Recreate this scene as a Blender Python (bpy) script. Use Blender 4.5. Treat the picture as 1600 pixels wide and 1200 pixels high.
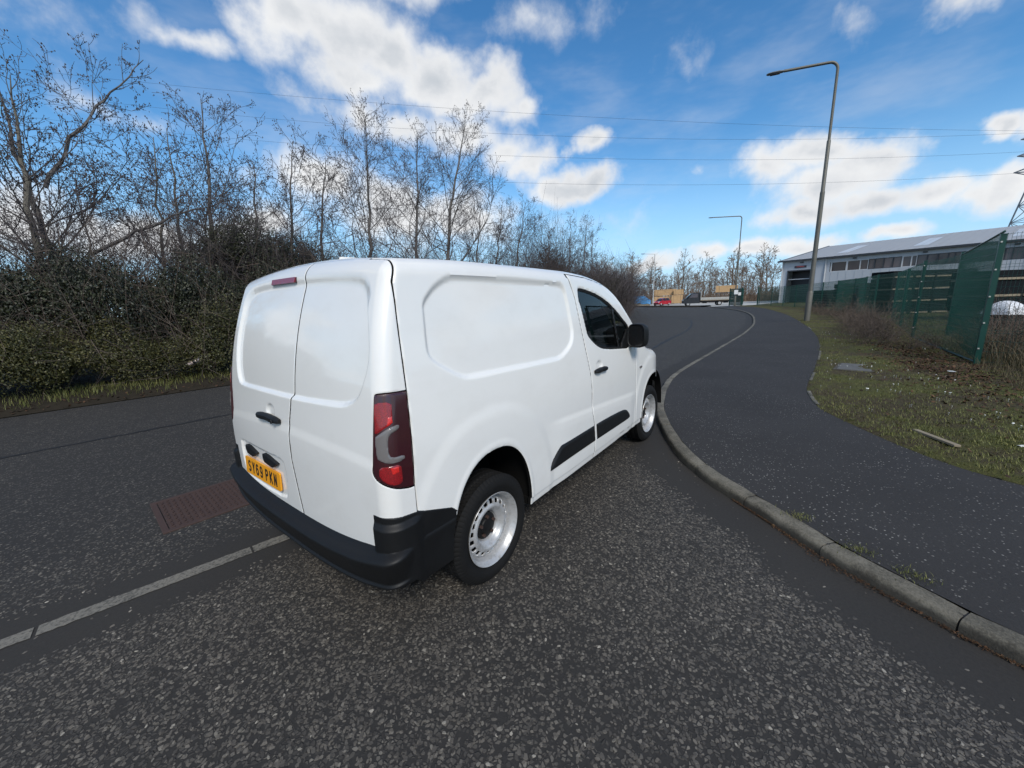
import bpy, bmesh, math, random
import numpy as np
from mathutils import Vector, Matrix, Euler
R_ = math.radians
for o in list(bpy.data.objects): bpy.data.objects.remove(o)
scene = bpy.context.scene
COL = scene.collection
# ------------------------------------------------------------------ camera
CAMP = (601.12, -1.5375, -2.2366, 1.6198, R_(37.527), R_(11.948), R_(1.967))
def cam_axes():
    f_, cx, cy, cz, yaw, pitch, roll = CAMP
    f = np.array([math.cos(yaw)*math.cos(pitch), math.sin(yaw)*math.cos(pitch), -math.sin(pitch)])
    r = np.array([math.sin(yaw), -math.cos(yaw), 0]); d = np.cross(f, r)
    c, s = math.cos(roll), math.sin(roll)
    return c*r+s*d, -s*r+c*d, f
_r, _d, _f = cam_axes()
cam = bpy.data.cameras.new('camera'); camo = bpy.data.objects.new('camera', cam); COL.objects.link(camo)
m = Matrix(((_r[0], -_d[0], -_f[0], CAMP[1]), (_r[1], -_d[1], -_f[1], CAMP[2]), (_r[2], -_d[2], -_f[2], CAMP[3]), (0, 0, 0, 1)))
camo.matrix_world = m
cam.sensor_fit = 'HORIZONTAL'; cam.sensor_width = 36.0; cam.lens = 36.0*CAMP[0]/1600.0
cam.clip_start = 0.05; cam.clip_end = 2000
scene.camera = camo
CAM = np.array(CAMP[1:4])
# ------------------------------------------------------------------ world, sun, exposure
SUN_EL, SUN_AZ = R_(42), R_(-128)         # direction towards the sun: azimuth ccw from +x
SUN_STRENGTH, SUN_ANGLE, SKY_STRENGTH = 2.7, R_(16), 0.14
SKY_TINT = (0.99, 1.12, 1.12)
EXPOSURE = 0.0
scene.view_settings.view_transform = 'Standard'; scene.view_settings.look = 'None'
scene.view_settings.exposure = EXPOSURE; scene.view_settings.gamma = 1.0; scene.view_settings.use_curve_mapping = False
scene.cycles.max_bounces = 8; scene.cycles.transparent_max_bounces = 16
scene.cycles.use_denoising = True; scene.cycles.denoiser = 'OPENIMAGEDENOISE'; scene.cycles.denoising_input_passes = 'RGB_ALBEDO_NORMAL'; scene.cycles.denoising_prefilter = 'ACCURATE'
CLOUDS = [(-25.2,28.6,5.6,3.8,1),(-19.6,29.7,6.8,4.0,1),(-14.6,28.5,6.1,3.8,1),(-18.0,26.0,5.2,2.6,0.9),(-7.8,26.4,6.1,2.9,1),(-1.2,25.2,5.8,2.7,1),(2.9,23.9,3.4,1.9,0.8),(-18.4,22.7,4.5,2.5,0.7),(-12.3,21.6,6.5,2.6,0.8),(-4.0,21.4,5.9,3.0,0.7),(1.1,19.3,5.2,2.8,0.6),(4.5,17.7,3.0,2.5,0.8),(8.8,14.7,5.3,2.3,1.1),(4.5,18.5,2.6,2.1,0.7),(10.3,19.2,2.0,1.4,0.8),(-25.4,23.4,1.8,1.3,0.5),(5.6,30.8,4.4,1.4,0.45),(8.0,31.6,2.4,1.5,0.4),(-33.6,26.1,2.4,1.1,0.55),(-35.7,27.5,1.6,1.4,0.4),(23.3,25.3,2.5,1.0,0.3),(-42.9,18.6,2.4,1.1,0.5),(-40.1,18.4,1.6,0.9,0.5),(-42.9,24.9,3.9,2.0,0.35),(-46.7,24.4,2.2,1.7,0.4),(-48.4,9.0,4.7,2.6,0.75),(-41.5,8.6,5.5,2.6,0.75),(-32.3,9.6,6.9,2.8,0.8),(-23.8,14.8,6.6,4.2,0.8),(-14.8,12.3,9.0,4.6,0.9),(-5.5,11.2,7.0,3.6,0.8),(33.6,14.1,3.6,2.2,0.9),(37.3,14.3,3.0,2.1,1),(41.0,12.9,3.7,2.1,1),(38.2,11.4,5.5,2.5,0.9),(36.2,8.9,3.8,1.9,0.9),(41.1,8.6,4.1,2.0,1),(45.7,8.2,3.9,2.0,1),(50.1,7.5,3.0,2.0,1),(53.6,6.9,2.9,2.3,1),(35.2,7.2,2.1,0.7,0.5),(50.2,12.8,1.6,1.3,1),(52.4,12.3,1.9,1.7,1),(25.8,14.3,1.0,0.7,0.4),(25.3,5.2,3.7,1.4,0.8),(30.9,5.3,4.0,1.6,0.9),(35.4,5.0,3.7,1.3,0.9),(17.4,4.8,5.0,1.3,0.8),(42.1,4.5,4.1,1.0,0.7),(39.4,25.3,1.7,0.8,0.4),(46.6,23.4,2.7,1.3,0.6),(-10.7,35.5,12.0,3.0,0.9),(9.6,10.2,5.2,1.4,0.3)]
world = bpy.data.worlds.new('World'); scene.world = world; world.use_nodes = True
class NT:
    def __init__(s, tree):
        s.t = tree; s.n = tree.nodes; s.l = tree.links
    def new(s, typ, **kw):
        n = s.n.new(typ)
        for k, v in kw.items(): setattr(n, k, v)
        return n
    def put(s, sock, v):
        if isinstance(v, bpy.types.NodeSocket): s.l.new(v, sock)
        elif v is not None: sock.default_value = v
    def math(s, op, a, b=None, c=None, clamp=False):
        n = s.new('ShaderNodeMath', operation=op); n.use_clamp = clamp
        for i, v in enumerate((a, b, c)):
            if v is not None: s.put(n.inputs[i], v)
        return n.outputs[0]
    def vmath(s, op, a, b=None, c=None):
        n = s.new('ShaderNodeVectorMath', operation=op)
        for i, v in enumerate((a, b, c)):
            if v is not None: s.put(n.inputs[i], v)
        return n.outputs['Value'] if op in ('LENGTH', 'DOT_PRODUCT', 'DISTANCE') else n.outputs[0]
    def sstep(s, v, a, b, lo=0.0, hi=1.0):
        n = s.new('ShaderNodeMapRange', interpolation_type='SMOOTHSTEP')
        s.put(n.inputs[0], v); s.put(n.inputs[1], a); s.put(n.inputs[2], b); s.put(n.inputs[3], lo); s.put(n.inputs[4], hi)
        return n.outputs[0]
    def noise(s, vec, scale, detail=4.0, rough=0.5, dim='3D', out='Fac', dist=0.0):
        n = s.new('ShaderNodeTexNoise', noise_dimensions=dim)
        if vec is not None: s.l.new(vec, n.inputs['Vector'])
        n.inputs['Scale'].default_value = scale; n.inputs['Detail'].default_value = detail; n.inputs['Roughness'].default_value = rough
        n.inputs['Distortion'].default_value = dist
        return n.outputs[out]
    def mix(s, f, a, b):
        n = s.new('ShaderNodeMix', data_type='RGBA')
        s.put(n.inputs[0], f); s.put(n.inputs[6], a); s.put(n.inputs[7], b)
        return n.outputs[2]
    def ramp(s, f, stops):
        n = s.new('ShaderNodeValToRGB'); el = n.color_ramp.elements
        while len(el) < len(stops): el.new(0.5)
        for e, (p, c) in zip(el, stops): e.position = p; e.color = tuple(c)+(1,) if len(c) == 3 else c
        s.put(n.inputs[0], f); return n.outputs[0]
    def bump(s, h, strength=0.5, dist=0.01, normal=None):
        n = s.new('ShaderNodeBump'); n.inputs['Strength'].default_value = strength; n.inputs['Distance'].default_value = dist
        s.l.new(h, n.inputs['Height'])
        if normal is not None: s.l.new(normal, n.inputs['Normal'])
        return n.outputs[0]
def build_world():
    nt = NT(world.node_tree); nt.n.clear()
    out = nt.new('ShaderNodeOutputWorld')
    sky = nt.new('ShaderNodeTexSky', sky_type='NISHITA', sun_disc=False)
    sky.sun_elevation = SUN_EL; sky.sun_rotation = math.pi/2-SUN_AZ
    sky.altitude = 50; sky.air_density = 1.0; sky.dust_density = 0.0; sky.ozone_density = 2.5
    hsv = nt.new('ShaderNodeHueSaturation'); hsv.inputs['Saturation'].default_value = 1.25; nt.l.new(sky.outputs[0], hsv.inputs['Color'])
    tint = nt.vmath('MULTIPLY', hsv.outputs[0], SKY_TINT); SKYSOCK = tint
    tc = nt.new('ShaderNodeTexCoord'); d = tc.outputs['Generated']
    sz = nt.new('ShaderNodeSeparateXYZ'); nt.l.new(d, sz.inputs[0]); low = nt.sstep(sz.outputs[2], 0.0, 0.34, 1.0, 0.0)
    tint = nt.mix(nt.math('MULTIPLY', low, 0.85), tint, (3.1, 5.2, 7.6, 1))
    bg = nt.new('ShaderNodeBackground'); nt.l.new(tint, bg.inputs[0]); bg.inputs[1].default_value = SKY_STRENGTH
    # azimuth (clockwise from the camera's heading) and elevation in degrees
    rotv = nt.new('ShaderNodeVectorRotate', rotation_type='Z_AXIS'); nt.l.new(d, rotv.inputs['Vector']); rotv.inputs['Angle'].default_value = -CAMP[4]
    sx = nt.new('ShaderNodeSeparateXYZ'); nt.l.new(rotv.outputs[0], sx.inputs[0])
    # warped direction for ragged outlines
    n1 = nt.noise(d, 5.0, 6, 0.55, out='Color'); n2 = nt.noise(d, 13.0, 7, 0.58)
    w = nt.vmath('SUBTRACT', n1, (0.5, 0.5, 0.5))
    az = nt.math('MULTIPLY', nt.math('ARCTAN2', nt.math('MULTIPLY', sx.outputs[1], -1.0), sx.outputs[0]), 57.29578)
    el = nt.math('MULTIPLY', nt.math('ARCSINE', sx.outputs[2]), 57.29578)
    cb = nt.new('ShaderNodeCombineXYZ'); nt.l.new(az, cb.inputs[0]); nt.l.new(el, cb.inputs[1])
    ae = nt.vmath('ADD', cb.outputs[0], nt.vmath('MULTIPLY', w, (15.0, 8.0, 0.0)))
    acc = None; accl = None
    for a, e, ra, re, wt in CLOUDS:
        if wt <= 0.5: wt *= 0.48
        L = nt.vmath('LENGTH', nt.vmath('MULTIPLY_ADD', ae, (1/(ra*1.16), 1/(re*1.16), 0), (-a/(ra*1.16), -e/(re*1.16), 0)))
        g = nt.math('MULTIPLY_ADD', L, -wt, wt)
        acc = g if acc is None else nt.math('SMOOTH_MAX', acc, g, 0.18)
    # the rest of the sky carries the same broken cloud
    sc2 = nt.vmath('MULTIPLY', d, (1.0, 1.0, 2.2))
    gen = nt.noise(sc2, 2.3, 4, 0.5)
    gen = nt.math('MULTIPLY_ADD', gen, 5.0, -2.45)
    off = nt.math('MAXIMUM', nt.sstep(nt.math('ABSOLUTE', az), 56, 72), nt.sstep(el, 37, 46))
    gen = nt.math('ADD', nt.math('MULTIPLY', gen, off), nt.math('MULTIPLY_ADD', off, 3.0, -3.0))
    acc = nt.math('MAXIMUM', acc, gen)
    den = nt.math('ADD', acc, nt.math('MULTIPLY_ADD', n2, 1.0, -0.50))
    mask = nt.sstep(den, -0.10, 0.62)
    mask = nt.math('MULTIPLY', mask, nt.sstep(el, -1.0, 1.5))
    # cloud brightness: thin edges white, thick undersides greyer
    n3 = nt.noise(nt.vmath('MULTIPLY', d, (1.0, 1.0, 2.0)), 6.0, 5, 0.55)
    thick = nt.math('ADD', nt.math('MULTIPLY', nt.sstep(den, 0.30, 1.0), 0.6), nt.math('MULTIPLY_ADD', n3, 1.6, -0.75))
    ccol = nt.ramp(thick, [(0.0, (0.93, 0.94, 0.95)), (0.45, (0.80, 0.82, 0.85)), (1.0, (0.54, 0.59, 0.65))])
    bg2 = nt.new('ShaderNodeBackground'); nt.l.new(ccol, bg2.inputs[0]); bg2.inputs[1].default_value = 0.97
    # thin veil near the horizon and between the clouds
    veil = nt.math('MULTIPLY', nt.sstep(nt.noise(nt.vmath('MULTIPLY', d, (1, 1, 3)), 3.0, 5, 0.6), 0.42, 0.75), 0.22)
    mask2 = nt.math('MAXIMUM', mask, veil)
    mx = nt.new('ShaderNodeMixShader'); nt.l.new(mask2, mx.inputs[0]); nt.l.new(bg.outputs[0], mx.inputs[1]); nt.l.new(bg2.outputs[0], mx.inputs[2])
    nt.l.new(mx.outputs[0], out.inputs[0])
build_world()
sun = bpy.data.lights.new('sun', 'SUN'); suno = bpy.data.objects.new('sun', sun); COL.objects.link(suno)
sun.energy = SUN_STRENGTH; sun.angle = SUN_ANGLE; sun.color = (1.0, 0.95, 0.87)
sd = Vector((math.cos(SUN_AZ)*math.cos(SUN_EL), math.sin(SUN_AZ)*math.cos(SUN_EL), math.sin(SUN_EL)))
suno.rotation_euler = sd.to_track_quat('Z', 'Y').to_euler(); suno.location = (0, 0, 30)

# ------------------------------------------------------------------ mesh helpers
class MB:
    def __init__(s): s.v = []; s.f = []; s.n = 0; s.mi = []
    def add(s, V, F, mi=0):
        V = np.asarray(V, float).reshape(-1, 3); s.v.append(V); n = s.n
        s.f.extend([tuple(i+n for i in f) for f in F]); s.mi.extend([mi]*len(F)); s.n += len(V); return s
    def box(s, c, size, rz=0.0, rx=0.0, ry=0.0, mi=0):
        h = np.array(size)/2
        V = np.array([(x, y, z) for x in (-1, 1) for y in (-1, 1) for z in (-1, 1)])*h
        M = np.array(Euler((rx, ry, rz)).to_matrix()); V = V@M.T+np.array(c)
        return s.add(V, [(0, 1, 3, 2), (4, 6, 7, 5), (0, 4, 5, 1), (2, 3, 7, 6), (0, 2, 6, 4), (1, 5, 7, 3)], mi)
    def tube(s, pts, rad, k=8, caps=True, mi=0):
        pts = np.asarray(pts, float); n = len(pts); rad = np.full(n, rad) if np.isscalar(rad) else np.asarray(rad)
        T = np.gradient(pts, axis=0); T /= np.linalg.norm(T, axis=1)[:, None]+1e-12
        up = np.array([0, 0, 1.0]) if abs(T[0, 2]) < 0.9 else np.array([1.0, 0, 0])
        V = []
        for i in range(n):
            a = np.cross(T[i], up); a /= np.linalg.norm(a)+1e-12; b = np.cross(a, T[i]); up = b
            for j in range(k):
                t = 2*math.pi*j/k; V.append(pts[i]+rad[i]*(math.cos(t)*a+math.sin(t)*b))
        F = [(i*k+j, i*k+(j+1) % k, (i+1)*k+(j+1) % k, (i+1)*k+j) for i in range(n-1) for j in range(k)]
        if caps: F += [tuple(range(k))[::-1], tuple((n-1)*k+j for j in range(k))]
        return s.add(V, F, mi)
    def prism(s, poly, axis, lo, hi, mi=0):
        "poly: 2d points in the plane across axis (0: yz, 1: xz, 2: xy)"
        n = len(poly); V = []
        for h in (lo, hi):
            for a, b in poly:
                V.append({0: (h, a, b), 1: (a, h, b), 2: (a, b, h)}[axis])
        F = [(i, (i+1) % n, n+(i+1) % n, n+i) for i in range(n)]+[tuple(range(n))[::-1], tuple(range(n, 2*n))]
        return s.add(V, F, mi)
    def grid(s, G, mi=0):
        G = np.asarray(G); a, b = G.shape[:2]
        F = [(i*b+j, (i+1)*b+j, (i+1)*b+j+1, i*b+j+1) for i in range(a-1) for j in range(b-1)]
        return s.add(G.reshape(-1, 3), F, mi)
    def mesh(s, name, mats=None, smooth=True, angle=35):
        me = bpy.data.meshes.new(name)
        V = np.concatenate(s.v) if s.v else np.zeros((0, 3))
        me.from_pydata(V.tolist(), [], s.f)
        if mats is not None:
            for m_ in (mats if isinstance(mats, (list, tuple)) else [mats]): me.materials.append(m_)
            if max(s.mi, default=0) > 0: me.polygons.foreach_set('material_index', s.mi)
        if smooth:
            me.polygons.foreach_set('use_smooth', [True]*len(me.polygons)); me.set_sharp_from_angle(angle=R_(angle))
        me.update(); return me
    def build(s, name, mats, parent=None, smooth=True, angle=35, fix=False, bevel=0):
        me = s.mesh(name, mats, smooth, angle)
        if fix:
            bm = bmesh.new(); bm.from_mesh(me); bmesh.ops.recalc_face_normals(bm, faces=bm.faces); bm.to_mesh(me); bm.free()
        o = bpy.data.objects.new(name, me); COL.objects.link(o)
        if parent is not None: o.parent = parent
        if bevel:
            b = o.modifiers.new('bevel', 'BEVEL'); b.width = bevel; b.segments = 2; b.limit_method = 'ANGLE'; b.angle_limit = R_(40)
        return o
def obj(name, me, parent=None):
    o = bpy.data.objects.new(name, me); COL.objects.link(o)
    if parent is not None: o.parent = parent
    return o
def tag(o, label, cat, group=None):
    o['label'] = label; o['category'] = cat
    if group: o['group'] = group
    return o
def thing(name, label, cat, loc=(0, 0, 0), rz=0.0, group=None):
    o = bpy.data.objects.new(name, None); COL.objects.link(o); o.location = loc; o.rotation_euler = (0, 0, rz)
    o.empty_display_size = 0.2
    return tag(o, label, cat, group)
KIDS = {}
def copy_tree(o, kids, label=None):
    "copy a thing with its parts; kids: {object: [children]}"
    c = o.copy(); COL.objects.link(c)
    for ch in kids.get(o, ()):
        d = copy_tree(ch, kids); d.parent = c
    if label: c['label'] = label
    return c
def kid_map():
    k = {}
    for o in COL.objects:
        if o.parent is not None: k.setdefault(o.parent, []).append(o)
    return k
def face_rand(me, name='rnd', seed=0, per=1):
    n = len(me.polygons); a = me.attributes.new(name, 'FLOAT', 'FACE')
    r = np.repeat(np.random.default_rng(seed).random((n+per-1)//per), per)[:n]
    a.data.foreach_set('value', r.astype(np.float32))
# ------------------------------------------------------------------ materials
def mat(name):
    m_ = bpy.data.materials.new(name); m_.use_nodes = True; nt = NT(m_.node_tree)
    bsdf = nt.n['Principled BSDF']; return m_, nt, bsdf
def simple(name, col, rough=0.5, metal=0.0, var=0.12, scale=6.0, coat=0.0, bump=0.0, bscale=60.0, spec=0.5):
    m_, nt, b = mat(name)
    tc = nt.new('ShaderNodeTexCoord'); v = tc.outputs['Object']
    n = nt.noise(v, scale, 5, 0.6)
    f = nt.math('MULTIPLY_ADD', n, 2*var, 1-var)
    hs = nt.new('ShaderNodeHueSaturation'); hs.inputs['Color'].default_value = tuple(col)+(1,); nt.l.new(f, hs.inputs['Value'])
    nt.l.new(hs.outputs[0], b.inputs['Base Color'])
    nt.put(b.inputs['Roughness'], nt.math('MULTIPLY_ADD', n, 0.25, rough-0.12)); b.inputs['Metallic'].default_value = metal
    b.inputs['Coat Weight'].default_value = coat; b.inputs['Coat Roughness'].default_value = 0.08
    b.inputs['Specular IOR Level'].default_value = spec
    if bump: nt.l.new(nt.bump(nt.noise(v, bscale, 3, 0.6), bump, 0.004), b.inputs['Normal'])
    return m_
M = {}
# ------------------------------------------------------------------ material set
def make_materials():
    # van paint
    m_, nt, b = mat('white_paint'); v = nt.new('ShaderNodeTexCoord').outputs['Object']
    dirt = nt.sstep(nt.noise(nt.vmath('MULTIPLY', v, (1.5, 1.5, 2.5)), 1.6, 6, 0.62), 0.42, 0.8)
    spk = nt.sstep(nt.noise(v, 70, 2, 0.5), 0.73, 0.80)
    z = nt.new('ShaderNodeSeparateXYZ'); nt.l.new(v, z.inputs[0])
    low = nt.math('MULTIPLY', nt.sstep(nt.math('ADD', z.outputs[2], nt.math('MULTIPLY', nt.noise(v, 9, 4, 0.6), 0.25)), 0.30, 0.72, 1.0, 0.0), 0.35)
    dd = nt.math('ADD', nt.math('MULTIPLY', dirt, 0.16), nt.math('ADD', nt.math('MULTIPLY', spk, 0.12), nt.math('MULTIPLY', low, 0.3)), clamp=True)
    nt.l.new(nt.mix(dd, (0.845, 0.835, 0.80, 1), (0.50, 0.46, 0.40, 1)), b.inputs['Base Color'])
    nt.put(b.inputs['Roughness'], nt.math('MULTIPLY_ADD', dirt, 0.25, 0.32)); b.inputs['Coat Weight'].default_value = 1.0; b.inputs['Coat Roughness'].default_value = 0.04
    nt.l.new(nt.bump(nt.noise(v, 3.0, 2, 0.5), 0.12, 0.012), b.inputs['Normal'])
    M['paint'] = m_
    M['plastic'] = simple('black_plastic', (0.0055, 0.0056, 0.0060), 0.55, 0, 0.2, 8, bump=0.12, bscale=220, spec=0.38)
    M['gloss_black'] = simple('gloss_black', (0.012, 0.012, 0.013), 0.15, 0, 0.1, 5)
    M['rubber'] = simple('rubber', (0.0065, 0.0063, 0.0062), 0.8, 0, 0.35, 18, bump=0.15, bscale=120, spec=0.3)
    M['dark_cavity'] = simple('dark_cavity', (0.008, 0.008, 0.008), 0.9, 0, 0.2, 8, spec=0.1)
    m_, nt, b = mat('wheel_silver'); v = nt.new('ShaderNodeTexCoord').outputs['Object']
    n = nt.noise(v, 22, 6, 0.65); d = nt.sstep(n, 0.45, 0.8)
    nt.l.new(nt.mix(d, (0.50, 0.50, 0.50, 1), (0.24, 0.225, 0.20, 1)), b.inputs['Base Color']); b.inputs['Metallic'].default_value = 0.35
    nt.put(b.inputs['Roughness'], nt.math('MULTIPLY_ADD', d, 0.3, 0.35)); M['silver'] = m_
    def lens(name, col, rough=0.08, sc=160, amp=0.5):
        m_, nt, b = mat(name); v = nt.new('ShaderNodeTexCoord').outputs['Object']
        w = nt.new('ShaderNodeTexVoronoi'); nt.l.new(v, w.inputs['Vector']); w.inputs['Scale'].default_value = sc
        n = nt.math('MULTIPLY_ADD', w.outputs['Distance'], amp, 1-amp*.5)
        hs = nt.new('ShaderNodeHueSaturation'); hs.inputs['Color'].default_value = tuple(col)+(1,); nt.l.new(n, hs.inputs['Value']); nt.l.new(hs.outputs[0], b.inputs['Base Color'])
        b.inputs['Roughness'].default_value = 0.35; b.inputs['Coat Weight'].default_value = 1.0; b.inputs['Coat Roughness'].default_value = rough; return m_
    M['lens_dark'] = lens('lens_smoked', (0.035, 0.003, 0.006)); M['lens_red'] = lens('lens_red', (0.24, 0.006, 0.009), sc=240, amp=1.1); M['lens_clear'] = lens('lens_clear', (0.15, 0.138, 0.135), sc=700, amp=0.25)
    M['lens_bright'] = lens('lens_bright_red', (0.62, 0.02, 0.015))
    def glass(name, tint, refl=1.0):
        m_, nt, b = mat(name); nt.n.remove(b)
        tr = nt.new('ShaderNodeBsdfTransparent'); tr.inputs[0].default_value = tuple(tint)+(1,)
        gl = nt.new('ShaderNodeBsdfGlossy'); gl.inputs['Roughness'].default_value = 0.015
        fr = nt.new('ShaderNodeFresnel'); fr.inputs[0].default_value = 1.5
        mx = nt.new('ShaderNodeMixShader'); nt.l.new(nt.math('MULTIPLY', fr.outputs[0], refl), mx.inputs[0]); nt.l.new(tr.outputs[0], mx.inputs[1]); nt.l.new(gl.outputs[0], mx.inputs[2])
        nt.l.new(mx.outputs[0], nt.n['Material Output'].inputs[0]); return m_
    M['glass'] = glass('van_glass', (0.50, 0.55, 0.54)); M['glass_dark'] = simple('dark_glazing', (0.02, 0.022, 0.028), 0.08, 0, 0.3, 1.5)
    M['plate_yellow'] = simple('plate_yellow', (0.86, 0.36, 0.012), 0.35, 0, 0.06, 30)
    M['letter'] = simple('plate_letters', (0.012, 0.011, 0.011), 0.4, 0, 0.05, 20)
    M['grey_cloth'] = simple('seat_cloth', (0.05, 0.055, 0.065), 0.9, 0, 0.2, 40)
    M['dash'] = simple('dashboard_plastic', (0.035, 0.045, 0.06), 0.6, 0, 0.1, 10)
    # asphalt of the carriageway
    def asphalt(name, chips):
        m_, nt, b = mat(name); v = nt.new('ShaderNodeTexCoord').outputs['Object']
        at = nt.new('ShaderNodeAttribute', attribute_name='edge'); al = nt.new('ShaderNodeAttribute', attribute_name='mark')
        big = nt.noise(v, 0.55, 5, 0.6); fine = nt.noise(v, 62, 5, 0.8); mid = nt.noise(v, 7, 4, 0.6)
        vw = nt.vmath('ADD', v, nt.vmath('MULTIPLY', nt.noise(v, 30, 2, 0.5, out='Color'), (0.012, 0.012, 0)))
        vo = nt.new('ShaderNodeTexVoronoi', feature='F1'); nt.l.new(vw, vo.inputs['Vector']); vo.inputs['Scale'].default_value = 62.0; vo.inputs['Randomness'].default_value = 1.0
        ve = nt.new('ShaderNodeTexVoronoi', feature='DISTANCE_TO_EDGE'); nt.l.new(vw, ve.inputs['Vector']); ve.inputs['Scale'].default_value = 62.0
        rs = nt.new('ShaderNodeSeparateColor'); nt.l.new(vo.outputs['Color'], rs.inputs[0])
        # zones without chippings: the band by the kerb and the joint along the white line
        edge = nt.math('ADD', at.outputs['Fac'], nt.math('MULTIPLY_ADD', mid, 0.16, -0.08))
        zone = nt.math('MULTIPLY', nt.sstep(edge, 0.30, 0.48), nt.sstep(nt.math('ADD', nt.math('ABSOLUTE', al.outputs['Fac']), nt.math('MULTIPLY_ADD', mid, 0.2, -0.1)), 0.20, 0.36))
        zone = nt.math('MULTIPLY', zone, nt.sstep(nt.noise(v, 1.3, 4, 0.6), 0.25, 0.55, 0.55, 1.0))
        lane = nt.sstep(al.outputs['Fac'], 0.0, 0.4, 1.0, 0.55)
        zone = nt.math('MULTIPLY', zone, lane)
        thr = nt.math('MULTIPLY_ADD', zone, -0.68, 1.02)
        ch = nt.math('MULTIPLY', nt.sstep(nt.math('SUBTRACT', rs.outputs[0], thr), -0.02, 0.03), nt.sstep(ve.outputs['Distance'], 0.04, 0.16))
        base = nt.mix(fine, (0.0115, 0.0107, 0.0100, 1), (0.046, 0.043, 0.040, 1))
        base = nt.mix(nt.sstep(big, 0.35, 0.75), base, nt.mix(fine, (0.0185, 0.0168, 0.0152, 1), (0.048, 0.0445, 0.040, 1)))
        cc = nt.ramp(rs.outputs[1], [(0.0, (0.045, 0.041, 0.036)), (0.5, (0.085, 0.077, 0.066)), (0.86, (0.125, 0.112, 0.094)), (1.0, (0.20, 0.18, 0.15))])
        nt.l.new(nt.mix(nt.math('MULTIPLY', ch, chips), base, cc), b.inputs['Base Color'])
        nt.put(b.inputs['Roughness'], nt.math('MULTIPLY_ADD', ch, -0.15, 0.85)); b.inputs['Specular IOR Level'].default_value = 0.35
        h = nt.math('ADD', nt.math('MULTIPLY', ch, nt.math('MULTIPLY_ADD', rs.outputs[2], 0.5, 0.5)), nt.math('MULTIPLY', fine, 0.35))
        nt.l.new(nt.bump(h, 0.75, 0.006), b.inputs['Normal']); return m_
    M['road'] = asphalt('road_asphalt', 0.9)
    m_, nt, b = mat('footway_asphalt'); v = nt.new('ShaderNodeTexCoord').outputs['Object']
    big = nt.noise(v, 0.7, 5, 0.6); fine = nt.noise(v, 95, 4, 0.7)
    vo = nt.new('ShaderNodeTexVoronoi'); nt.l.new(v, vo.inputs['Vector']); vo.inputs['Scale'].default_value = 70
    rs = nt.new('ShaderNodeSeparateColor'); nt.l.new(vo.outputs['Color'], rs.inputs[0])
    sp = nt.math('MULTIPLY', nt.sstep(rs.outputs[0], 0.86, 0.90), nt.sstep(vo.outputs['Distance'], 0.45, 0.25))
    sp = nt.math('MULTIPLY', sp, nt.sstep(nt.noise(v, 1.1, 4, 0.6), 0.38, 0.62, 0.25, 1.0))
    base = nt.mix(nt.sstep(big, 0.3, 0.75), nt.mix(fine, (0.015, 0.0143, 0.0143, 1), (0.044, 0.042, 0.042, 1)), nt.mix(fine, (0.020, 0.0192, 0.0192, 1), (0.056, 0.054, 0.054, 1)))
    nt.l.new(nt.mix(sp, base, nt.ramp(rs.outputs[1], [(0, (0.10, 0.097, 0.09)), (1, (0.40, 0.385, 0.35))])), b.inputs['Base Color']); b.inputs['Roughness'].default_value = 0.88; b.inputs['Specular IOR Level'].default_value = 0.3
    nt.l.new(nt.bump(nt.math('ADD', fine, nt.math('MULTIPLY', sp, 0.6)), 0.6, 0.006), b.inputs['Normal']); M['footway'] = m_
    # kerb stone
    m_, nt, b = mat('kerb_concrete'); v = nt.new('ShaderNodeTexCoord').outputs['Object']
    oi = nt.new('ShaderNodeObjectInfo'); n = nt.noise(v, 5, 6, 0.65); f = nt.noise(v, 75, 5, 0.8)
    z = nt.new('ShaderNodeSeparateXYZ'); nt.l.new(v, z.inputs[0])
    low_dark = nt.sstep(nt.math('ADD', z.outputs[2], nt.math('MULTIPLY_ADD', n, 0.10, -0.05)), 0.072, 0.030)  # mask: darker towards the foot of the stone
    c = nt.mix(nt.sstep(nt.math('ADD', nt.math('MULTIPLY', n, 0.55), nt.math('MULTIPLY', f, 0.6)), 0.42, 0.74), (0.068, 0.062, 0.048, 1), (0.215, 0.198, 0.158, 1))
    c = nt.mix(nt.math('MULTIPLY', low_dark, 0.75), c, (0.045, 0.040, 0.032, 1))
    hs = nt.new('ShaderNodeHueSaturation'); nt.l.new(c, hs.inputs['Color']); nt.put(hs.inputs['Value'], nt.math('MULTIPLY_ADD', oi.outputs['Random'], 0.3, 0.85)); nt.l.new(hs.outputs[0], b.inputs['Base Color'])
    b.inputs['Roughness'].default_value = 0.9; nt.l.new(nt.bump(nt.math('ADD', f, n), 0.8, 0.009), b.inputs['Normal']); M['kerb'] = m_
    # worn white line
    m_, nt, b = mat('worn_line_paint'); v = nt.new('ShaderNodeTexCoord').outputs['Object']
    n = nt.noise(v, 60, 5, 0.75); n2 = nt.noise(v, 3, 3, 0.6)
    c = nt.mix(nt.sstep(nt.math('ADD', n, nt.math('MULTIPLY', n2, 0.35)), 0.58, 0.85), (0.18, 0.168, 0.142, 1), (0.058, 0.055, 0.049, 1))
    nt.l.new(c, b.inputs['Base Color']); b.inputs['Roughness'].default_value = 0.85; nt.l.new(nt.bump(n, 0.6, 0.005), b.inputs['Normal']); M['line'] = m_
    # ground: soil, moss and thin grass
    m_, nt, b = mat('verge_ground'); v = nt.new('ShaderNodeTexCoord').outputs['Object']
    n = nt.noise(v, 0.8, 6, 0.65); f = nt.noise(v, 45, 5, 0.7); n2 = nt.noise(v, 3.5, 5, 0.65)
    g = nt.mix(f, (0.036, 0.040, 0.013, 1), (0.145, 0.145, 0.048, 1))
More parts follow.
